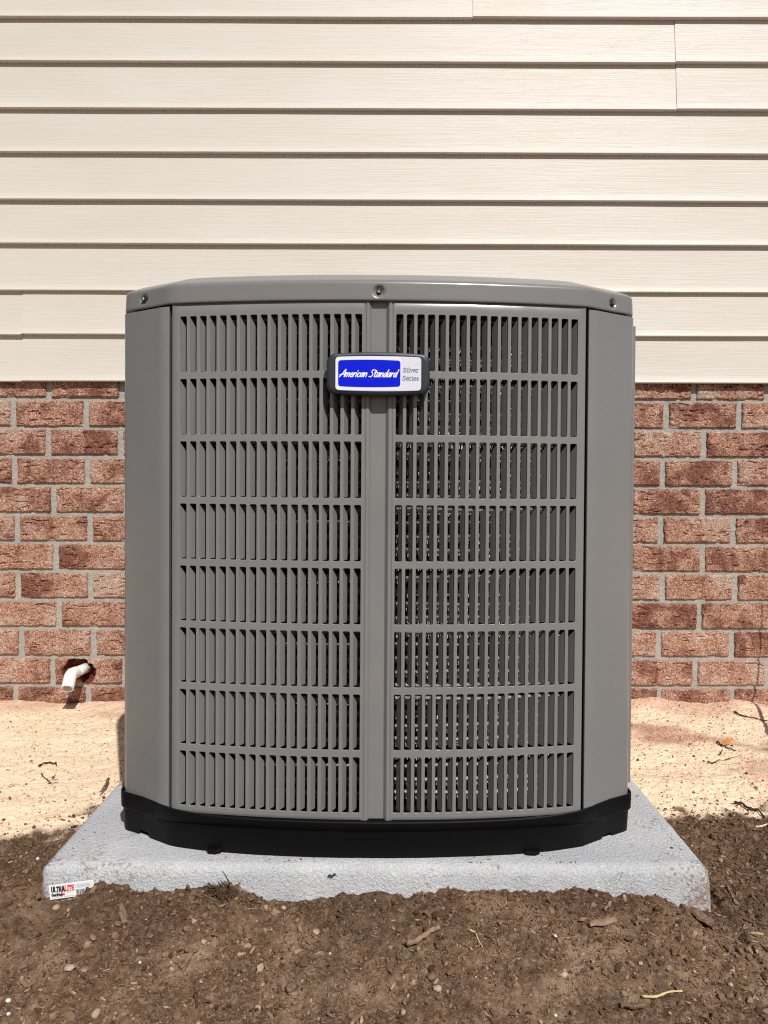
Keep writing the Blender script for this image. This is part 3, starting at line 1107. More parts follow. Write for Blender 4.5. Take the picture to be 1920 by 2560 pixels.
def louver_sheet(mapf, sgn, zt, zb):
    """stamped sheet with 18 x 8 rounded slots; mapf(u, d) -> x, y"""
    V_, F_, key = [], [], {}

    def vid(u, v, d):
        k_ = (round(u * 1e6), round(v * 1e6), round(d * 1e6))
        if k_ not in key:
            x_, y_ = mapf(sgn * u, d)
            key[k_] = len(V_)
            V_.append((x_, y_, v))
        return key[k_]

    def face(ids):
        out = []
        for i in ids:
            if not out or out[-1] != i:
                out.append(i)
        if out[0] == out[-1]:
            out.pop()
        if len(out) > 2:
            F_.append(tuple(out) if sgn > 0 else tuple(out[::-1]))

    GV = PITCH_V - SLOT_H
    rings = ((.0008, 0.0), (.00045, 0.0), (.00014, .00012), (0.0, .00045), (0.0, .0026))
    rc = .0019
    ub, vb = set(), set()
    for c_ in range(18):
        for r_ in range(8):
            ua, uz = U0 + c_ * PITCH_U, U0 + (c_ + 1) * PITCH_U
            va, vz = Z_S0 - r_ * PITCH_V + GV / 2, Z_S0 - (r_ + 1) * PITCH_V + GV / 2
            loops = []
            for (e_, d_) in rings:
                lp = []
                l_, r2, t_, b2 = ua + BAR / 2 - e_, uz - BAR / 2 + e_, va - GV / 2 + e_, vz + GV / 2 - e_
                rr = rc + e_
                for cu, cv, a0 in ((r2 - rr, b2 + rr, -90), (r2 - rr, t_ - rr, 0), (l_ + rr, t_ - rr, 90), (l_ + rr, b2 + rr, 180)):
                    for k_ in range(4):
                        a_ = R(a0 + 30 * k_)
                        lp.append((cu + rr * math.cos(a_), cv + rr * math.sin(a_), d_))
                loops.append(lp)
            # outer boundary matching the first loop
            out = []
            for i, (u_, v_, d_) in enumerate(loops[0]):
                q_, k_ = divmod(i, 4)
                corner = ((uz, vz), (uz, va), (ua, va), (ua, vz))[q_]
                if k_ in (1, 2):
                    out.append((*corner, 0.0))
                elif (q_, k_) in ((0, 0), (3, 3)):
                    out.append((u_, vz, 0.0))
                elif (q_, k_) in ((0, 3), (1, 0)):
                    out.append((uz, v_, 0.0))
                elif (q_, k_) in ((1, 3), (2, 0)):
                    out.append((u_, va, 0.0))
                else:
                    out.append((ua, v_, 0.0))
            for o_ in out:
                ub.add(round(o_[0], 7)) if abs(o_[1] - va) < 1e-7 or abs(o_[1] - vz) < 1e-7 else None
                vb.add(round(o_[1], 7)) if abs(o_[0] - ua) < 1e-7 or abs(o_[0] - uz) < 1e-7 else None
            chain = [out] + loops
            for A2, B2 in zip(chain[:-1], chain[1:]):
                for i in range(16):
                    j = (i + 1) % 16
                    face([vid(*A2[i]), vid(*A2[j]), vid(*B2[j]), vid(*B2[i])])
    ub, vb = sorted(ub), sorted(vb)
    vmax, vmin = vb[-1], vb[0]
    umin, umax = ub[0], ub[-1]
    # margins
    for a_, b_ in zip(ub[:-1], ub[1:]):
        face([vid(a_, vmax, 0), vid(b_, vmax, 0), vid(b_, zt, 0), vid(a_, zt, 0)])
        face([vid(a_, zb, 0), vid(b_, zb, 0), vid(b_, vmin, 0), vid(a_, vmin, 0)])
    vl = [zb] + vb + [zt]
    ue = PANEL_U1
    for a_, b_ in zip(vl[:-1], vl[1:]):
        face([vid(umax, a_, 0), vid(ue, a_, 0), vid(ue, b_, 0), vid(umax, b_, 0)])
        face([vid(ue, a_, 0), vid(ue + .0008, a_, .0008), vid(ue + .0008, b_, .0008), vid(ue, b_, 0)])
        face([vid(ue + .0008, a_, .0008), vid(ue + .0008, a_, .016), vid(ue + .0008, b_, .016), vid(ue + .0008, b_, .0008)])
    for a_, b_ in zip(ub[:-1], ub[1:]):
        for (z_, s_) in ((zt, 1), (zb, -1)):
            ids = [vid(a_, z_, 0), vid(b_, z_, 0), vid(b_, z_ + s_ * .0008, .0008), vid(a_, z_ + s_ * .0008, .0008)]
            face(ids if s_ > 0 else ids[::-1])
            ids = [vid(a_, z_ + s_ * .0008, .0008), vid(b_, z_ + s_ * .0008, .0008), vid(b_, z_ + s_ * .0008, .012), vid(a_, z_ + s_ * .0008, .012)]
            face(ids if s_ > 0 else ids[::-1])
    return V_, F_


TH = R(65)                                    # how far each punched tab is bent in


def tab_mesh(sgn):
    """tab punched out of a slot, hinged on the outer side: local x along the tab, z up"""
    L, H = .0122, SLOT_H - .0012
    out = [(0, -.0006), (0, -H)]
    for k_ in range(4):
        a_ = R(-90 + 30 * k_)
        out.append((L - .0028 + .0028 * math.cos(a_), -H + .0028 + .0028 * math.sin(a_)))
    out += [(L, -.0136)]
    t_ = .0007
    V_ = [(a_ * -sgn, 0, b_) for a_, b_ in out] + [(a_ * -sgn, t_, b_) for a_, b_ in out]
    n_ = len(out)
    F_ = [tuple(range(n_)), tuple(range(2 * n_ - 1, n_ - 1, -1))] + [(i, n_ + i, n_ + (i + 1) % n_, (i + 1) % n_) for i in range(n_)]
    me_ = bpy.data.meshes.new('louver')
    me_.from_pydata(V_, [], F_)
    me_.materials.append(M['steel'])
    b2 = bmesh.new()
    b2.from_mesh(me_)
    bmesh.ops.recalc_face_normals(b2, faces=b2.faces)
    b2.to_mesh(me_)
    b2.free()
    return me_


for sgn, word in ((-1, 'left'), (1, 'right')):
    V_, F_ = louver_sheet(arc, sgn, Z_PT, Z_PB)
    sheet = obj('front_panel', V_, F_, M['steel'], unit, True)
    sheet['label'] = word + ' half of the slotted grey front panel'
    tm = tab_mesh(sgn)
    for c_ in range(18):
        for r_ in range(8):
            uo = U0 + (c_ + 1) * PITCH_U - BAR / 2
            x_, y_ = arc(sgn * uo, .0016)
            o = bpy.data.objects.new('louver', tm)
            COL.objects.link(o)
            o.parent = sheet
            o.location = (x_, y_, Z_S0 - r_ * PITCH_V)
            # bent inwards from the surface by TH
            o.rotation_euler = (0, 0, sgn * (uo / RAD) - sgn * TH + R(brng.uniform(-1.5, 1.5)))

# centre channel
cp = [(-.0240, 0), (-.0222, 0), (-.0215, .0009), (-.0207, .0009), (-.0200, 0), (-.0183, -.0004), (-.0163, -.0003), (-.0150, .0006), (-.0118, .0048), (-.0107, .0056)]
cp = [(-.0300 + .0049 + .00095, 0.0)] * 0 + cp
full = cp + [(.0, .0056)] + [(-a_, b_) for a_, b_ in cp[::-1]]
full = [(a_ * (U0 / .0240), b_) for a_, b_ in full]
V_ = []
zl = [Z_PB - .0008, Z_PB, Z_PT - .006, Z_PT, Z_PT + .012]
for z_ in zl:
    for a_, b_ in full:
        x_, y_ = arc(a_, b_ + (.012 if z_ > Z_PT + .001 and abs(a_) > .0125 else 0))
        V_.append((x_, y_, z_))
obj('center_channel', V_, grid_faces(len(full), len(zl)), M['steel'], unit).data.polygons.foreach_set('use_smooth', [False] * (len(zl) - 1) * (len(full) - 1))


# outline of the cabinet
X_C = .3845


def outline(off, smooth, st=.004):
    pts = []
    for k_ in range(31):
        x_ = -.297 + .594 * k_ / 30
        pts.append((x_, -.366 - .028 * (1 - (x_ / .297) ** 2)))
    pts.append((X_C, -.3165))
    for k_ in range(31):
        y_ = -.29 + .58 * k_ / 30
        pts.append((.3848 + .013 * (1 - (y_ / .29) ** 2), y_))
    pts.append((X_C, .3165))
    for k_ in range(31):
        x_ = .297 - .594 * k_ / 30
        pts.append((x_, .366 + .028 * (1 - (x_ / .297) ** 2)))
    pts.append((-X_C, .3165))
    for k_ in range(31):
        y_ = .29 - .58 * k_ / 30
        pts.append((-.3848 - .013 * (1 - (y_ / .29) ** 2), y_))
    pts.append((-X_C, -.3165))
    q = resample(pts, st)
    w_ = max(1, int(smooth / st))
    ker = np.hanning(w_ + 2)[1:-1]
    ker /= ker.sum()
    h_ = w_ // 2
    ext = np.vstack([q[-w_:], q, q[:w_]])
    q = np.stack([np.convolve(ext[:, i], ker, 'same')[w_:-w_] for i in (0, 1)], -1)
    d = np.roll(q, -1, 0) - np.roll(q, 1, 0)
    nr = np.stack([d[:, 1], -d[:, 0]], -1)
    nr /= np.linalg.norm(nr, axis=1)[:, None]
    return q + nr * off, nr


# corner posts
def post(sx, sy, flange):
    pr = [(.3020, -.348), (.3020, -.3645), (.3026, -.3652), (.3042, -.3650), (.3120, -.3620), (.3165, -.3600), (.3205, -.3573), (.3245, -.3543), (.3765, -.3205), (.3805, -.3168),
          (.3833, -.3125), (.3842, -.3080), (.3842, -.2900), (.370, -.2900)]
    z0_, z1_ = .046, Z_LID + .004
    zl_ = [z0_, Z_PT - .012, Z_PT - .0045 if True else 0, Z_PT - .0037]
    V2_ = []
    for i, z_ in enumerate(zl_):
        for a_, b_ in pr:
            V2_.append((a_ * sx, b_ * (1 if sy < 0 else -1), z_))
    # top edge turned in
    for a_, b_ in pr:
        V2_.append((a_ * sx * .992, b_ * .992 * (1 if sy < 0 else -1), zl_[-1] + .0006))
    for a_, b_ in pr:
        V2_.append((a_ * sx * .90, b_ * .90 * (1 if sy < 0 else -1), zl_[-1] + .0006))
    f_ = grid_faces(len(pr), 6, flip=(sx * (1 if sy < 0 else -1) < 0))
    o_ = obj('corner_post', V2_, f_, M['steel'], unit, True)
    md_ = o_.modifiers.new('e', 'EDGE_SPLIT')
    md_.split_angle = R(38)
    return o_


for sx_ in (-1, 1):
    for sy_ in (-1, 1):
        post(sx_, sy_, True)

# narrow brackets seen in the gaps beside the front panel, with their clips
for sx_ in (-1, 1):
    x_, y_ = arc(sx_ * .3005, .006)
    vs2, fs2 = box(x_ - .0017, x_ + .0017, y_, y_ + .010, Z_PB + .003, Z_PT - .007)
    obj('seam_bracket', vs2, fs2, M['steel'] if sx_ < 0 else M['inside_black'], unit)
    for zz in (.13, .215, .30, .47, .60, .69):
        vs2, fs2 = tube([(x_, y_ - .0016, zz), (x_, y_ + .002, zz)], .0011, 8)
        obj('clip', vs2, fs2, M['screw'], unit, True)

# folded flanges of the side panels, a sliver beyond each front post
for xa, xb in ((.3835, .3965), (-.3905, -.3835)):
    vs2, fs2 = box(xa, xb, -.2835, -.2805, .062, Z_PT - .010)
    obj('side_flange', vs2, fs2, M['steel'], unit)

# side panels (same stamping, seen edge-on) and the plain back
SR = (.29 ** 2 + .022 ** 2) / (2 * .022)


def side_map(sx):
    def f_(u, d):
        a_ = u / SR
        x_ = (.3965 + (.004 if sx > 0 else 0)) - SR + (SR - d) * math.cos(a_)
        return sx * x_, (SR - d) * math.sin(a_) * (.29 / .2958)
    return f_


for sx_ in (-1, 1):
    V_, F_ = [], []
    for sgn in (-1, 1):
        v2, f2 = louver_sheet(side_map(sx_), sgn, Z_PT, Z_PB)
        off = len(V_)
        V_ += v2
        F_ += [tuple(i + off for i in (f if sx_ > 0 else f[::-1])) for f in f2]
    # fill the middle strip
    mp_ = side_map(sx_)
    off = len(V_)
    for z_ in (Z_PB, Z_PT):
        for u_ in (-U0, 0, U0):
            a_, b_ = mp_(u_, 0)
            V_.append((a_, b_, z_))
    F_ += [tuple(i + off for i in f) for f in grid_faces(3, 2, flip=sx_ < 0)]
    obj('side_panel', V_, F_, M['steel'], unit, True)
ol, _ = outline(-.002, .02)
back = [q for q in ol if q[1] > .355]
back = sorted(back, key=lambda q: -q[0])
V_ = [(q[0], q[1], z_) for z_ in (.05, Z_PT) for q in back]
obj('back_panel', V_, grid_faces(len(back), 2), M['steel'], unit, True)

# dark inside and the coil
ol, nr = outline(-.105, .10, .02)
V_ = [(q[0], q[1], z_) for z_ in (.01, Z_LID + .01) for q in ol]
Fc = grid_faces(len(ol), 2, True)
obj('inner_dark_shell', V_, Fc, M['inside_black'], unit, True)  # added black shell that keeps the space behind the coil dark
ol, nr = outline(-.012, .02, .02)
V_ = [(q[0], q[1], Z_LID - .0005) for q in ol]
obj('top_light_block', V_, [tuple(range(len(ol)))], M['inside_black'], unit)  # added black sheet that shuts out light from above
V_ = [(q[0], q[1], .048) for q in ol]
obj('drip_tray', V_, [tuple(range(len(ol)))], M['inside_black'], unit)

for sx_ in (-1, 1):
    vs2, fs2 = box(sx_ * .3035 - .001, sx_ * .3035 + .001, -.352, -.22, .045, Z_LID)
    obj('end_light_block', vs2, fs2, M['inside_black'], unit)  # added plate that stops light leaking past the coil ends
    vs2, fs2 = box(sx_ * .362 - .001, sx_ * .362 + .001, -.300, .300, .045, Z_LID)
    obj('side_light_block', vs2, fs2, M['inside_black'], unit)  # added plate that stops light coming through the side slots
CV, CF = [], []
z_ = .072
while z_ < Z_PT - .01:
    path = [(*arc(u_, .038 + .002 * math.sin(u_ * 20)), z_ + .0012 * math.sin(u_ * 31 + z_ * 90)) for u_ in np.linspace(-.285, .285, 22)]
    v2, f2 = tube(path, .0042, 6, cap=False)
    off = len(CV)
    CV += v2
    CF += [tuple(i + off for i in f) for f in f2]
    nsp = 285
    for s_ in range(nsp):
        u_ = -.285 + .57 * (s_ + brng.random()) / nsp
        x_, y_ = arc(u_, .038)
        for a_ in range(5):
            w_ = R(-95 + 42 * a_ + brng.uniform(-17, 17))
            ln = .0088 * brng.uniform(.75, 1.15)
            dx = brng.uniform(-.0016, .0016)
            off = len(CV)
            cy_, cz_ = -math.cos(w_), math.sin(w_)
            hw = brng.uniform(.00035, .0007)
            px_, pz_ = -cz_ * hw, cy_ * hw
            CV += [(x_ - hw * .7, y_ + cy_ * .004 + px_ * 0, z_ + cz_ * .004), (x_ + hw * .7, y_ + cy_ * .004, z_ + cz_ * .004),
                   (x_ + dx + hw, y_ + cy_ * ln, z_ + cz_ * ln), (x_ + dx - hw * .2, y_ + cy_ * ln, z_ + cz_ * ln)]
            CF.append((off, off + 1, off + 2, off + 3))
    z_ += .0198
coil = obj('condenser_coil', CV, CF, M['coil'], unit)

# base pan
prof = [(-.0010, .0), (-.0005, .006), (.0005, .025), (.0010, .0325), (.0030, .0345), (.0045, .0365), (.0050, .054), (.0050, .0590), (.0040, .0600), (.0024, .0596), (.0020, .050)]
base_o, base_n = outline(0, .030, .004)
BV = []
NB = len(base_o)
notch = np.zeros(NB)
for i in range(NB):
    ax, ay = abs(base_o[i][0]), abs(base_o[i][1])
    if .336 < ax < .355 and ay > .32:
        notch[i] = .0065
midf = np.exp(-(np.abs(base_o[:, 0]) / .30) ** 8) * (base_o[:, 1] < -.34)    # the rim runs behind the front panel
for (o_, z_) in prof:
    for i in range(NB):
        oo = o_ + (.0015 if z_ > .033 else .0120) * midf[i]
        zz = z_
        if z_ < .007:
            zz = max(z_, notch[i] + z_ * .3)
        if z_ > .05:
            zz = z_ - (.0600 - (Z_PB - .0012)) * midf[i]
        p_ = base_o[i] + base_n[i] * oo
        BV.append((p_[0], p_[1], zz))
bp = obj('base_pan', BV, grid_faces(NB, len(prof), True), M['black'], unit, True)
md_ = bp.modifiers.new('e', 'EDGE_SPLIT')
md_.split_angle = R(35)
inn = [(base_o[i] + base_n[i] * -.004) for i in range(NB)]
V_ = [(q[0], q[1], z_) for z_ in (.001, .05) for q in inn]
obj('base_inner_wall', V_, grid_faces(NB, 2, True), M['inside_black'], unit)
# little feet that stick out under the rim
for px_, w_ in ((533, .024), (1328, .026)):
    x_ = P(px_, 2136, 1.083).x - UC.x
    y_ = -.366 - .028 * (1 - (x_ / .297) ** 2) - .0080
    V2_ = []
    out = [(-w_ / 2, .012), (-w_ / 2, -.003), (-w_ * .34, -.010), (w_ * .1, -.012), (w_ * .38, -.008), (w_ / 2, -.002), (w_ / 2, .012)]
    for z_ in (.0015, .0070, .0082):
        k_ = 1 if z_ < .008 else .82
        V2_ += [(x_ + a_ * k_, y_ + b_ * k_, z_ - (0 if b_ > 0 else .0018 * (z_ > .002))) for a_, b_ in out]
    F2 = grid_faces(7, 3, True) + [tuple(range(14, 21))]
    obj('base_tab', V2_, F2, M['black'], unit)

# lid with screw dimples
zL = Z_LID
lp = [(-.010, .0012), (.0005, .0000), (.0026, -.0004), (.0036, .0006), (.0039, .0022)]
for k_ in range(12):
    lp.append((.0039 - .00008 * k_, .0040 + .0018 * k_))
lp += [(.0026, .0256), (.0016, .0272), (0.0, .0288), (-.0024, .0304), (-.0060, .0322), (-.0140, .0358), (-.0230, .0404), (-.0320, .0446), (-.0380, .0468), (-.0450, .0478), (-.0600, .0476)]
lo, ln_ = outline(0, .050, .0022)
NL = len(lo)
scr = [(*arc(.001), zof(727.5, 1.078)), (-.3395, -.3405, zof(747, 1.12) - .004), (.3410, -.3395, zof(757, 1.12) + .002)]
scr = []
for px_, py_, ya in ((947, 727.5, 1.079), (356.5, 747.5, 1.137), (1533, 757.0, 1.137)):
    w_ = to_unit(P(px_, py_, ya))
    i_ = int(np.argmin(np.abs(lo[:, 0] - w_.x) + 10 * (lo[:, 1] > 0)))
    scr.append((lo[i_][0] + ln_[i_][0] * .0035, lo[i_][1] + ln_[i_][1] * .0035, w_.z, ln_[i_]))
LV = []
corner_w = np.clip((np.abs(lo[:, 0]) - .30) / .05, 0, 1) * np.clip((np.abs(lo[:, 1]) - .28) / .03, 0, 1)
for (o_, z_) in lp:
    q = lo + ln_ * (max(o_, -.014) - .0042 * corner_w)[:, None]
    if o_ < -.014:
        q = q * (1 + (o_ + .014) / .38)
    for i in range(NL):
        dd = 0.0
        if .0005 < z_ < .032 and o_ > -.004:
            for (sx_, sy_, sz_, sn_) in scr:
                r2 = math.hypot(math.hypot(q[i][0] - sx_, q[i][1] - sy_), zL + z_ - sz_)
                if r2 < .0105:
                    dd += .0060 * float(smoothstep(.0100, .0030, np.array([r2]))[0])
        LV.append((q[i][0] - ln_[i][0] * dd, q[i][1] - ln_[i][1] * dd, zL + z_))
LF = grid_faces(NL, len(lp), True)
# shallow dome down to the fan opening
last = np.array(LV[-NL:])
for s_, dz in ((.80, -.002), (.74, -.006), (.735, -.03)):
    for q in last:
        rr = math.hypot(q[0], q[1])
        tr = .29 / rr
        k_ = {.80: .45, .74: .92, .735: 1.0}[s_]
        f_ = 1 * (1 - k_) + tr * k_
        LV.append((q[0] * f_, q[1] * f_, q[2] + dz))
LF += [tuple(i + (len(lp) - 1) * NL for i in f) for f in grid_faces(NL, 4, True)]
lid = obj('top_cover', LV, LF, M['lid'], unit, True)
obj('fan_light_block', [(.30 * math.cos(R(a_)), .30 * math.sin(R(a_)), zL + .018) for a_ in range(0, 360, 10)], [tuple(range(36))], M['inside_black'], unit)  # added black disc that blocks light through the fan opening
V_, F_ = [], []
for k_ in range(9):
    rr = .04 + .031 * k_
    v2, f2 = tube([(rr * math.cos(R(a_)), rr * math.sin(R(a_)), zL + .040 + .006 * (1 - (rr / .3) ** 2)) for a_ in range(0, 361, 9)], .0018, 5, False)
    off = len(V_)
    V_ += v2
    F_ += [tuple(i + off for i in f) for f in f2]
obj('fan_grille', V_, F_, M['black'], unit, True)

for (sx_, sy_, sz_, sn_) in scr:
    n3 = Vector((sn_[0], sn_[1], 0))
    b3 = Vector((sx_, sy_, sz_)) - n3 * .0056
    v2, f2 = tube([b3, b3 + n3 * .0012], .0040, 16)
    obj('washer', v2, f2, M['washer'], unit)
    v2, f2 = tube([b3 + n3 * .0010, b3 + n3 * .0042, b3 + n3 * .0047], [.0026, .0026, .0021], 6)
    obj('screw', v2, f2, M['screw'], unit)


# badge
def bowed(w, h, r, bow, bowx=0.0, n=24):
    """rounded rectangle whose top and bottom edges swell in the middle"""
    base = rrect(w, h, r, 8)
    out = resample(base, (2 * (w + h)) / (8 * n))
    o2 = []
    for a_, b_ in out:
        k_ = 1 - (a_ / (w / 2)) ** 2
        k3 = 1 - (b_ / (h / 2)) ** 2
        o2.append((a_ + math.copysign(bowx * max(k3, 0), a_) * (abs(a_) / (w / 2)) ** 4, b_ + bow * k_ * (b_ / (h / 2))))
    return o2


def slab(name, rings, material, parent, cap=True, smooth=True):
    """rings: list of (outline points, y)"""
    n_ = len(rings[0][0])
    V_ = [(a_, y_, b_) for pts, y_ in rings for a_, b_ in pts]
    F_ = grid_faces(n_, len(rings), True)
    if cap:
        F_.append(tuple(range((len(rings) - 1) * n_, len(rings) * n_)))
    o_ = obj(name, V_, F_, material, parent, smooth)
    b2 = bmesh.new()
    b2.from_mesh(o_.data)
    bmesh.ops.recalc_face_normals(b2, faces=b2.faces)
    b2.to_mesh(o_.data)
    b2.free()
    if smooth:
        md2 = o_.modifiers.new('e', 'EDGE_SPLIT')
        md2.split_angle = R(30)
    return o_


bc = to_unit(P(945.5, 934, 1.066))
BWX = 1.066 / F
bw, bh = 258 * BWX, 96 * BWX
rg = []
for ins, y_ in ((.0016, .016), (.0, .010), (.0, .0035), (.0008, .0014), (.0024, .0003), (.0040, .0), (.0060, -.0001)):
    rg.append((bowed(bw - 2 * ins, bh - 2 * ins, .0115 - ins * .6, .0036), y_))
badge = slab('badge', rg, M['badge'], unit)
badge.location = (bc.x, bc.y, bc.z)
badge['label'] = 'dark rounded name badge with blue and silver face'


def zx(px_, py_):
    return ((px_ / 5.35 + 790) - 945.5) * BWX, -((py_ / 5.35 + 700) - 934) * BWX


def plate(name, a, b, r, bow, y_, material, grow=0.0):
    (x0, z1), (x1, z0) = zx(*a), zx(*b)
    pts = [(p_[0] + (x0 + x1) / 2, p_[1] + (z0 + z1) / 2) for p_ in bowed(x1 - x0 + 2 * grow, z1 - z0 + 2 * grow, r + grow, bow)]
    return slab(name, [(pts, -.0003), (pts, y_)], material, badge, smooth=False)


plate('badge_border', (262, 1034), (1405, 1472), .0042, .0014, -.00030 - .0002, M['badge_navy'], .0011)
plate('badge_plate', (262, 1034), (1405, 1472), .0042, .0014, -.00065, M['badge_silver'])
plate('badge_frame', (264, 1036), (1138, 1470), .0040, .0009, -.00080, M['badge_white'])
plate('badge_field', (298, 1080), (1128, 1424), .0034, .0012, -.00095, M['badge_blue'])
x0, zb_ = zx(318, 1297)
x1, _z = zx(1080, 1297)
lettering('lettering', 'American Standard', SCRIPT, x0, x1, zb_, .0056, .00135, -.00108, M['ink_white'], badge, shear=.40, space=.42, rise=.0, wob=.12)
x0, zb_ = zx(1163, 1230)
x1, _z = zx(1372, 1230)
lettering('lettering', 'Silver', SERIF, x0, x1, zb_, .0040, .00080, -.00090, M['ink_slate'], badge)
x0, zb_ = zx(1156, 1338)
x1, _z = zx(1376, 1338)
lettering('lettering', 'Series', SERIF, x0, x1, zb_, .0040, .00080, -.00090, M['ink_slate'], badge)


# ------------------------------------------------------------------ small things lying about
def on_ground(px, py, guess=None):
    """where the sight line through a pixel meets the ground"""
    d = rt * ((px - 960) / F) + up * (-(py - PPY) / F) + fwd
    lo_, hi_ = .7, 2.14
    best = None
    ts = np.linspace(lo_, hi_, 400)
    pts = [CAM + d * (t_ / d.y) for t_ in ts]
    gz = ground_z(np.array([q.x for q in pts]), np.array([q.y for q in pts]))
    for q, g in zip(pts, gz):
        if q.z <= g:
            return Vector((q.x, q.y, g))
    return Vector((pts[-1].x, pts[-1].y, gz[-1]))


def twig(name, pix, r, label, cat, material, lift=.002, n=7, sides=None, taper=.5, group=None):
    pts = [on_ground(*p_) for p_ in pix]
    o0 = pts[0].copy()
    zs_ = [q.z for q in pts]
    sm_ = smooth_line([tuple(q) for q in pts], 4)
    sm_ = [Vector(q) + Vector((0, 0, lift + r * .6 + .0009 * math.sin(i * 1.7) * (name != 'straw'))) - o0 for i, q in enumerate(sm_)]
    nn_ = len(sm_)
    rad = [r * (1 - (1 - taper) * i / (nn_ - 1)) * (1 + .18 * math.sin(i * 2.3)) for i in range(nn_)]
    V_, F_ = tube(sm_, rad, n)
    for sp_, rr in (sides or []):
        q = [on_ground(*p_) + Vector((0, 0, lift + rr)) - o0 for p_ in sp_]
        v2, f2 = tube(q, [rr, rr * .5], 5)
        off = len(V_)
        V_ += v2
        F_ += [tuple(i + off for i in f) for f in f2]
    o_ = obj(name, V_, F_, material, None, True, o0)
    return tag(o_, label, cat, group)


twig('twig', [(98, 1919), (108, 1913), (124, 1911), (134, 1913), (141, 1912)], .0022, 'short dark bent twig on the sand left of the pad', 'twig', M['twig'], sides=[([(139, 1911), (142, 1918)], .0016)])
twig('twig', [(104, 1938), (110, 1948), (117, 1953), (128, 1962)], .0013, 'thin forked dry stem on the sand below the bent twig', 'twig', M['root'], sides=[([(117, 1955), (147, 1953)], .0009), ([(128, 1962), (146, 1960)], .0008)])
twig('twig', [(271, 1962), (262, 1979), (250, 1996)], .0030, 'reddish brown stick leaning along the left edge of the pad', 'twig', M['bark'], lift=.008)
twig('twig', [(1836, 1783), (1856, 1793), (1880, 1798), (1925, 1808)], .0024, 'dark straight twig by the wall at the right picture edge', 'twig', M['twig'])
twig('twig', [(1793, 1859), (1806, 1868), (1825, 1876), (1840, 1882)], .0022, 'dark twig lying against the orange leaf', 'twig', M['twig'])
twig('twig', [(1769, 1910), (1784, 1911), (1796, 1905), (1830, 1900)], .0017, 'knobbly brown twig beside the pale straws on the right', 'twig', M['root'])
twig('straw', [(1800, 1905), (1826, 1899), (1855, 1890)], .0014, 'pale dry straw on the sand right of the unit, the upper one', 'straw', M['straw_pale'])
twig('straw', [(1805, 1912), (1828, 1912), (1850, 1909)], .0011, 'pale dry straw on the sand right of the unit, the lower one', 'straw', M['straw_pale'])
twig('twig', [(1800, 1890), (1806, 1879)], .0015, 'tiny dark stub of twig just below the orange leaf', 'twig', M['twig'])
twig('twig', [(1836, 2012), (1852, 2015), (1872, 2026), (1895, 2032), (1912, 2050)], .0026, 'dark branching twig half in soil at the right edge', 'twig', M['twig'], sides=[([(1872, 2026), (1878, 2034)], .0022), ([(1852, 2015), (1839, 2021)], .0013)])
twig('straw', [(1888, 2074), (1905, 2070), (1918, 2066)], .0022, 'pale straw on dark soil at the right picture edge', 'straw', M['straw_pale'])
twig('stick', [(1018, 2372), (1048, 2358), (1076, 2343), (1099, 2332)], .0036, 'brown stick lying diagonally on the soil in front of the pad', 'stick', M['stick'], taper=.8, lift=.003)
twig('straw', [(1174, 2330), (1188, 2341), (1193, 2352), (1200, 2363), (1206, 2374)], .0011, 'thin curved yellow straw on the soil right of the brown stick', 'straw', M['straw'], sides=[([(1188, 2341), (1194, 2350)], .0009)])
twig('straw', [(1605, 2500), (1640, 2500), (1672, 2497), (1706, 2493)], .0017, 'bright yellow straight straw at the lower right of the picture', 'straw', M['straw'], taper=.6)
twig('twig', [(1247, 2372), (1245, 2358), (1250, 2354), (1266, 2357)], .0011, 'small pale forked twig on the soil near the curved yellow straw', 'twig', M['stick'], sides=[([(1245, 2358), (1240, 2352)], .0009)])
twig('twig', [(1818, 2223), (1826, 2240), (1838, 2262)], .0018, 'upright brown twig on soil right of the pad corner', 'twig', M['stick'])
twig('stick', [(463, 2388), (478, 2385), (492, 2386)], .0030, 'dark flat stub of bark in the middle left of the soil', 'stick', M['bark'], taper=.6)
twig('stick', [(488, 2498), (492, 2518), (491, 2535)], .0020, 'dark upright root sliver at the bottom of the picture', 'root', M['root'])


def chip(name, px0, px1, w, h, label, cat, material, lift=.002, seed=1):
    a_, b_ = on_ground(*px0), on_ground(*px1)
    c_ = (a_ + b_) / 2
    d = b_ - a_
    L = d.length
    rr = random.Random(seed)
    V_, F_ = [], []
    n_ = 9
    for i in range(n_):
        s_ = i / (n_ - 1)
        ww = w * (.45 + .55 * math.sin(math.pi * min(max(s_, .08), .92)) ** .5) * rr.uniform(.82, 1.1)
        for k_ in range(8):
            a2 = 2 * math.pi * k_ / 8
            V_.append(((s_ - .5) * L, math.cos(a2) * ww / 2, math.sin(a2) * h / 2 * rr.uniform(.7, 1.15) + .0008 * math.sin(s_ * 9)))
    F_ = grid_faces(8, n_, True) + [tuple(range(8))[::-1], tuple(range((n_ - 1) * 8, n_ * 8))]
    o_ = obj(name, V_, F_, material, None, False, c_ + Vector((0, 0, lift + h * .35)))
    o_.rotation_euler = (R(rr.uniform(-25, 5)), -math.asin(max(-1, min(1, d.z / L))), math.atan2(d.y, d.x))
    return tag(o_, label, cat)


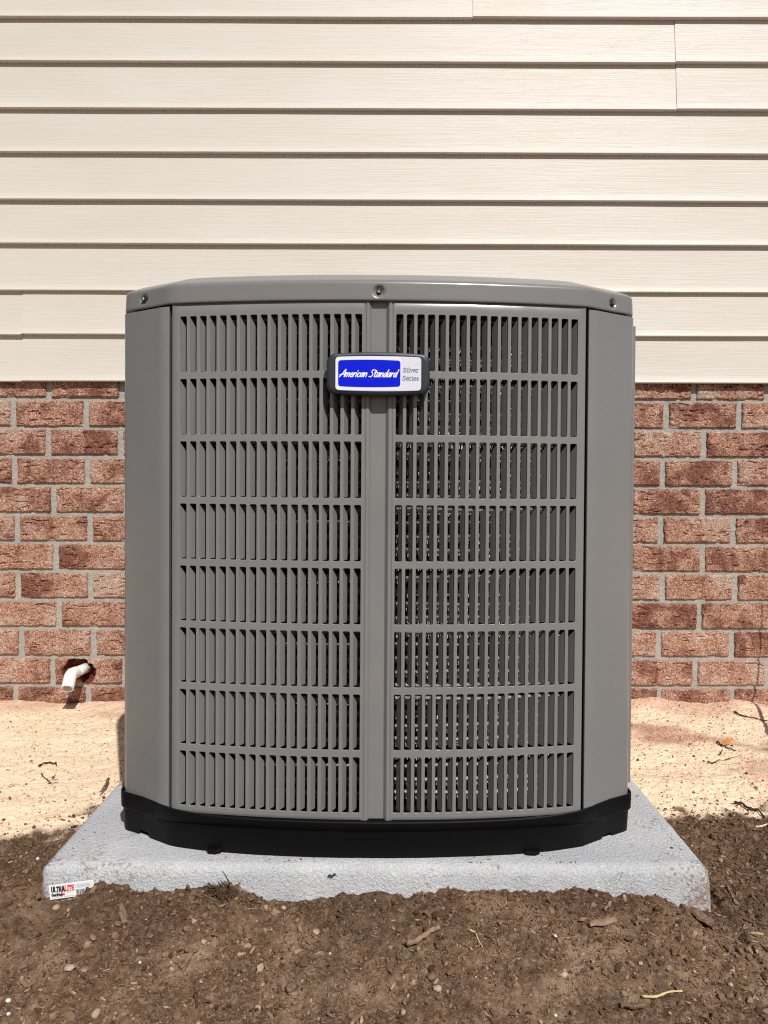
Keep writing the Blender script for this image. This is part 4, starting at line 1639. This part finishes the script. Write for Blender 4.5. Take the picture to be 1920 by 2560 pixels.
chip('bark_chip', (1473, 2322), (1539, 2309), .012, .006, 'long flat grey brown wood chip right of centre in the soil', 'wood chip', M['stick'], .003, 3)
chip('bark_chip', (1737, 2293), (1779, 2322), .018, .008, 'dark bark chunk lying below the right corner of the pad', 'bark', M['bark'], .004, 5)
chip('bark_chip', (1513, 2286), (1526, 2270), .006, .003, 'small tan wood chip standing above the long flat chip', 'wood chip', M['stick'], .003, 7)
chip('bark_chip', (1551, 2524), (1612, 2526), .012, .006, 'rounded brown clump of bark near the yellow straight straw', 'bark', M['clod_dark'], .002, 9)
chip('bark_chip', (613, 2325), (625, 2353), .008, .003, 'narrow brown wood chip pointing at the viewer left of centre', 'wood chip', M['bark'], .002, 11)
chip('bark_chip', (303, 2275), (312, 2318), .010, .004, 'flat brown chip in the mound beside the sticker', 'wood chip', M['bark'], .003, 13)
chip('bark_chip', (880, 2516), (914, 2518), .007, .003, 'thin dark chip at the bottom middle of the picture', 'wood chip', M['bark'], .001, 15)
chip('bark_chip', (822, 2188), (838, 2187), .004, .002, 'x', 'chip', M['twig'], 0, 17)
o = COL.objects[-1]
o.location = P(830, 2188, PAD_Y0 - .002)
o['label'] = 'tiny dark sliver of bark stuck on the front face of the pad'
o['category'] = 'bark'


def stone(px, py, dia, label, material, seed, group='pebbles lying in the soil', name='pebble', flat=.75):
    c_ = on_ground(px, py)
    r_ = dia / F * c_.y / 2
    rr = np.random.default_rng(seed)
    b2 = bmesh.new()
    bmesh.ops.create_icosphere(b2, subdivisions=3, radius=r_)
    off = rr.uniform(0, 50)
    for v_ in b2.verts:
        p_ = v_.co / r_
        k_ = 1 + .32 * float(fbm(np.array([p_.x * 1.3 + off]), np.array([p_.y * 1.3 + p_.z * 1.1 + off]), seed, 3)[0]) * 1.6
        v_.co = Vector((p_.x * 1.12, p_.y * .9, p_.z * flat)) * r_ * k_
    me_ = bpy.data.meshes.new(name)
    b2.to_mesh(me_)
    b2.free()
    o_ = link(name, me_, material, None, True, c_ + Vector((0, 0, r_ * .35)))
    o_.rotation_euler = (0, 0, rr.uniform(0, 6.28))
    return tag(o_, label, 'pebble' if name == 'pebble' else 'soil clod', group)


stone(1093, 2479, 21, 'tan rounded pebble near the bottom right of centre', M['stone'], 1)
stone(1388, 2342, 10, 'tiny bright white pebble left of the long flat wood chip', M['white_stone'], 2)
stone(240, 2543, 24, 'tan angular pebble at the bottom left edge of the picture', M['stone'], 3)
stone(509, 2361, 16, 'small tan pebble left of centre above the dark bark stub', M['stone'], 5)
stone(790, 2333, 20, 'flat tan pebble in the soil in front of the pad middle', M['stone'], 6, flat=.5)
stone(709, 2277, 13, 'small pale pebble just under the pad edge left of middle', M['stone'], 7)
stone(174, 2424, 24, 'flat sandy pebble in the lower left soil', M['stone'], 8, flat=.5)
stone(350, 2411, 8, 'tiny whitish pebble in the left part of the soil', M['white_stone'], 9)
stone(140, 2276, 18, 'tan pebble below the left corner of the pad', M['stone'], 10)
stone(21, 2507, 13, 'cream pebble at the far left bottom, upper of two', M['white_stone'], 11)
stone(21, 2539, 11, 'cream pebble at the far left bottom, lower of two', M['white_stone'], 12)
stone(1826, 2469, 13, 'pale pebble at the lower right of the soil', M['stone'], 13)
stone(1736, 2434, 9, 'small orange tan pebble on the right half of the soil', M['stone'], 14)
stone(94, 2151, 9, 'tiny white pebble on soil left of the pad corner', M['white_stone'], 15)
stone(1389, 2541, 9, 'tiny white pebble at the bottom edge right of centre', M['white_stone'], 16)
stone(645, 2523, 16, 'pale yellowish pebble at the bottom left of centre', M['stone'], 17)
stone(727, 2478, 30, 'round brown soil clod at the bottom left of centre', M['clod_dark'], 18, 'round soil clods', 'soil_clod')
stone(610, 2429, 17, 'dark small soil clod above the round brown clod', M['clod_dark'], 19, 'round soil clods', 'soil_clod')
stone(294, 2315, 17, 'round brown soil clod below the sticker mound', M['clod_dark'], 20, 'round soil clods', 'soil_clod')
stone(1079, 2450, 22, 'brown soil clod just above the tan rounded pebble', M['clod_dark'], 21, 'round soil clods', 'soil_clod')
stone(1657, 2235, 18, 'brown soil clod resting against the pad near its right corner', M['clod_dark'], 22, 'round soil clods', 'soil_clod')
stone(1824, 2495, 20, 'dark soil clod below the pale pebble at lower right', M['clod_dark'], 23, 'round soil clods', 'soil_clod')
stone(1209, 2248, 17, 'brown lump of soil on the mound right of the pad middle', M['clod_dark'], 24, 'round soil clods', 'soil_clod')

# dry leaf
lc = on_ground(1818, 1866)
V_, F_ = [], []
for i in range(7):
    s_ = i / 6
    w_ = .0075 * math.sin(math.pi * (s_ * .9 + .06)) ** .7
    for k_, f_ in enumerate((-1, 0, 1)):
        V_.append(((s_ - .5) * .034, f_ * w_, .010 * abs(f_) * math.sin(math.pi * s_) + .006 * s_))
leaf = obj('dry_leaf', V_, grid_faces(3, 7), M['leaf'], None, True, lc + Vector((0, 0, .004)))
leaf.rotation_euler = (R(20), R(-14), R(14))
s_ = leaf.modifiers.new('t', 'SOLIDIFY')
s_.thickness = .0005
tag(leaf, 'curled orange dry leaf on the sand right of the unit', 'leaf')

# clump of fine roots at the pad edge with one upright twig
rc_ = on_ground(560, 2236)
rr = random.Random(8)
V_, F_ = [], []
for k_ in range(150):
    x_ = rr.gauss(0, .020)
    y_ = rr.gauss(0, .009)
    gz = ground_at(rc_.x + x_, rc_.y + y_) - rc_.z
    a_ = rr.uniform(0, 6.28)
    L = rr.uniform(.006, .020)
    h_ = rr.uniform(.001, .012) * max(0, 1 - abs(x_) / .045)
    p0 = Vector((x_, y_, gz))
    p1 = p0 + Vector((math.cos(a_) * L * .5, math.sin(a_) * L * .4, h_))
    p2 = p1 + Vector((math.cos(a_ + rr.uniform(-.8, .8)) * L * .5, math.sin(a_) * L * .4, rr.uniform(-.006, .003)))
    v2, f2 = tube([p0, p1, p2], [.0007, .0006, .0003], 4, False)
    off = len(V_)
    V_ += v2
    F_ += [tuple(i + off for i in f) for f in f2]
p0 = Vector((.008, .002, .004))
tp = P(556, 2177, rc_.y - .002) - rc_
v2, f2 = tube([p0, p0.lerp(tp, .35) + Vector((.003, 0, 0)), p0.lerp(tp, .7) + Vector((.002, 0, 0)), tp], [.0014, .0011, .0008, .0004], 6)
off = len(V_)
V_ += v2
F_ += [tuple(i + off for i in f) for f in f2]
rt_o = obj('root_clump', V_, F_, M['root'], None, False, rc_)
tag(rt_o, 'dark tangle of dead roots with one upright twig at the pad front', 'roots')

# leaning dry weed stalk just outside the picture; its shadow falls on wall and sand at the right
wp = [Vector((.958, 1.80, ground_at(.958, 1.80) - .01)), Vector((.962, 1.803, .055)), Vector((1.05, 1.83, .17)), Vector((1.14, 1.85, .32)), Vector((1.185, 1.80, .50)), Vector((1.20, 1.77, .70))]
sm_ = [Vector(q) - wp[0] for q in smooth_line([tuple(q) for q in wp], 5)]
v2, f2 = tube(sm_, [.0058 - .0040 * i / (len(sm_) - 1) for i in range(len(sm_))], 7)
weed = obj('weed_stalk', v2, f2, M['root'], None, True, wp[0])
tag(weed, 'dry leaning weed stalk standing in the sand at the far right by the wall', 'plant')
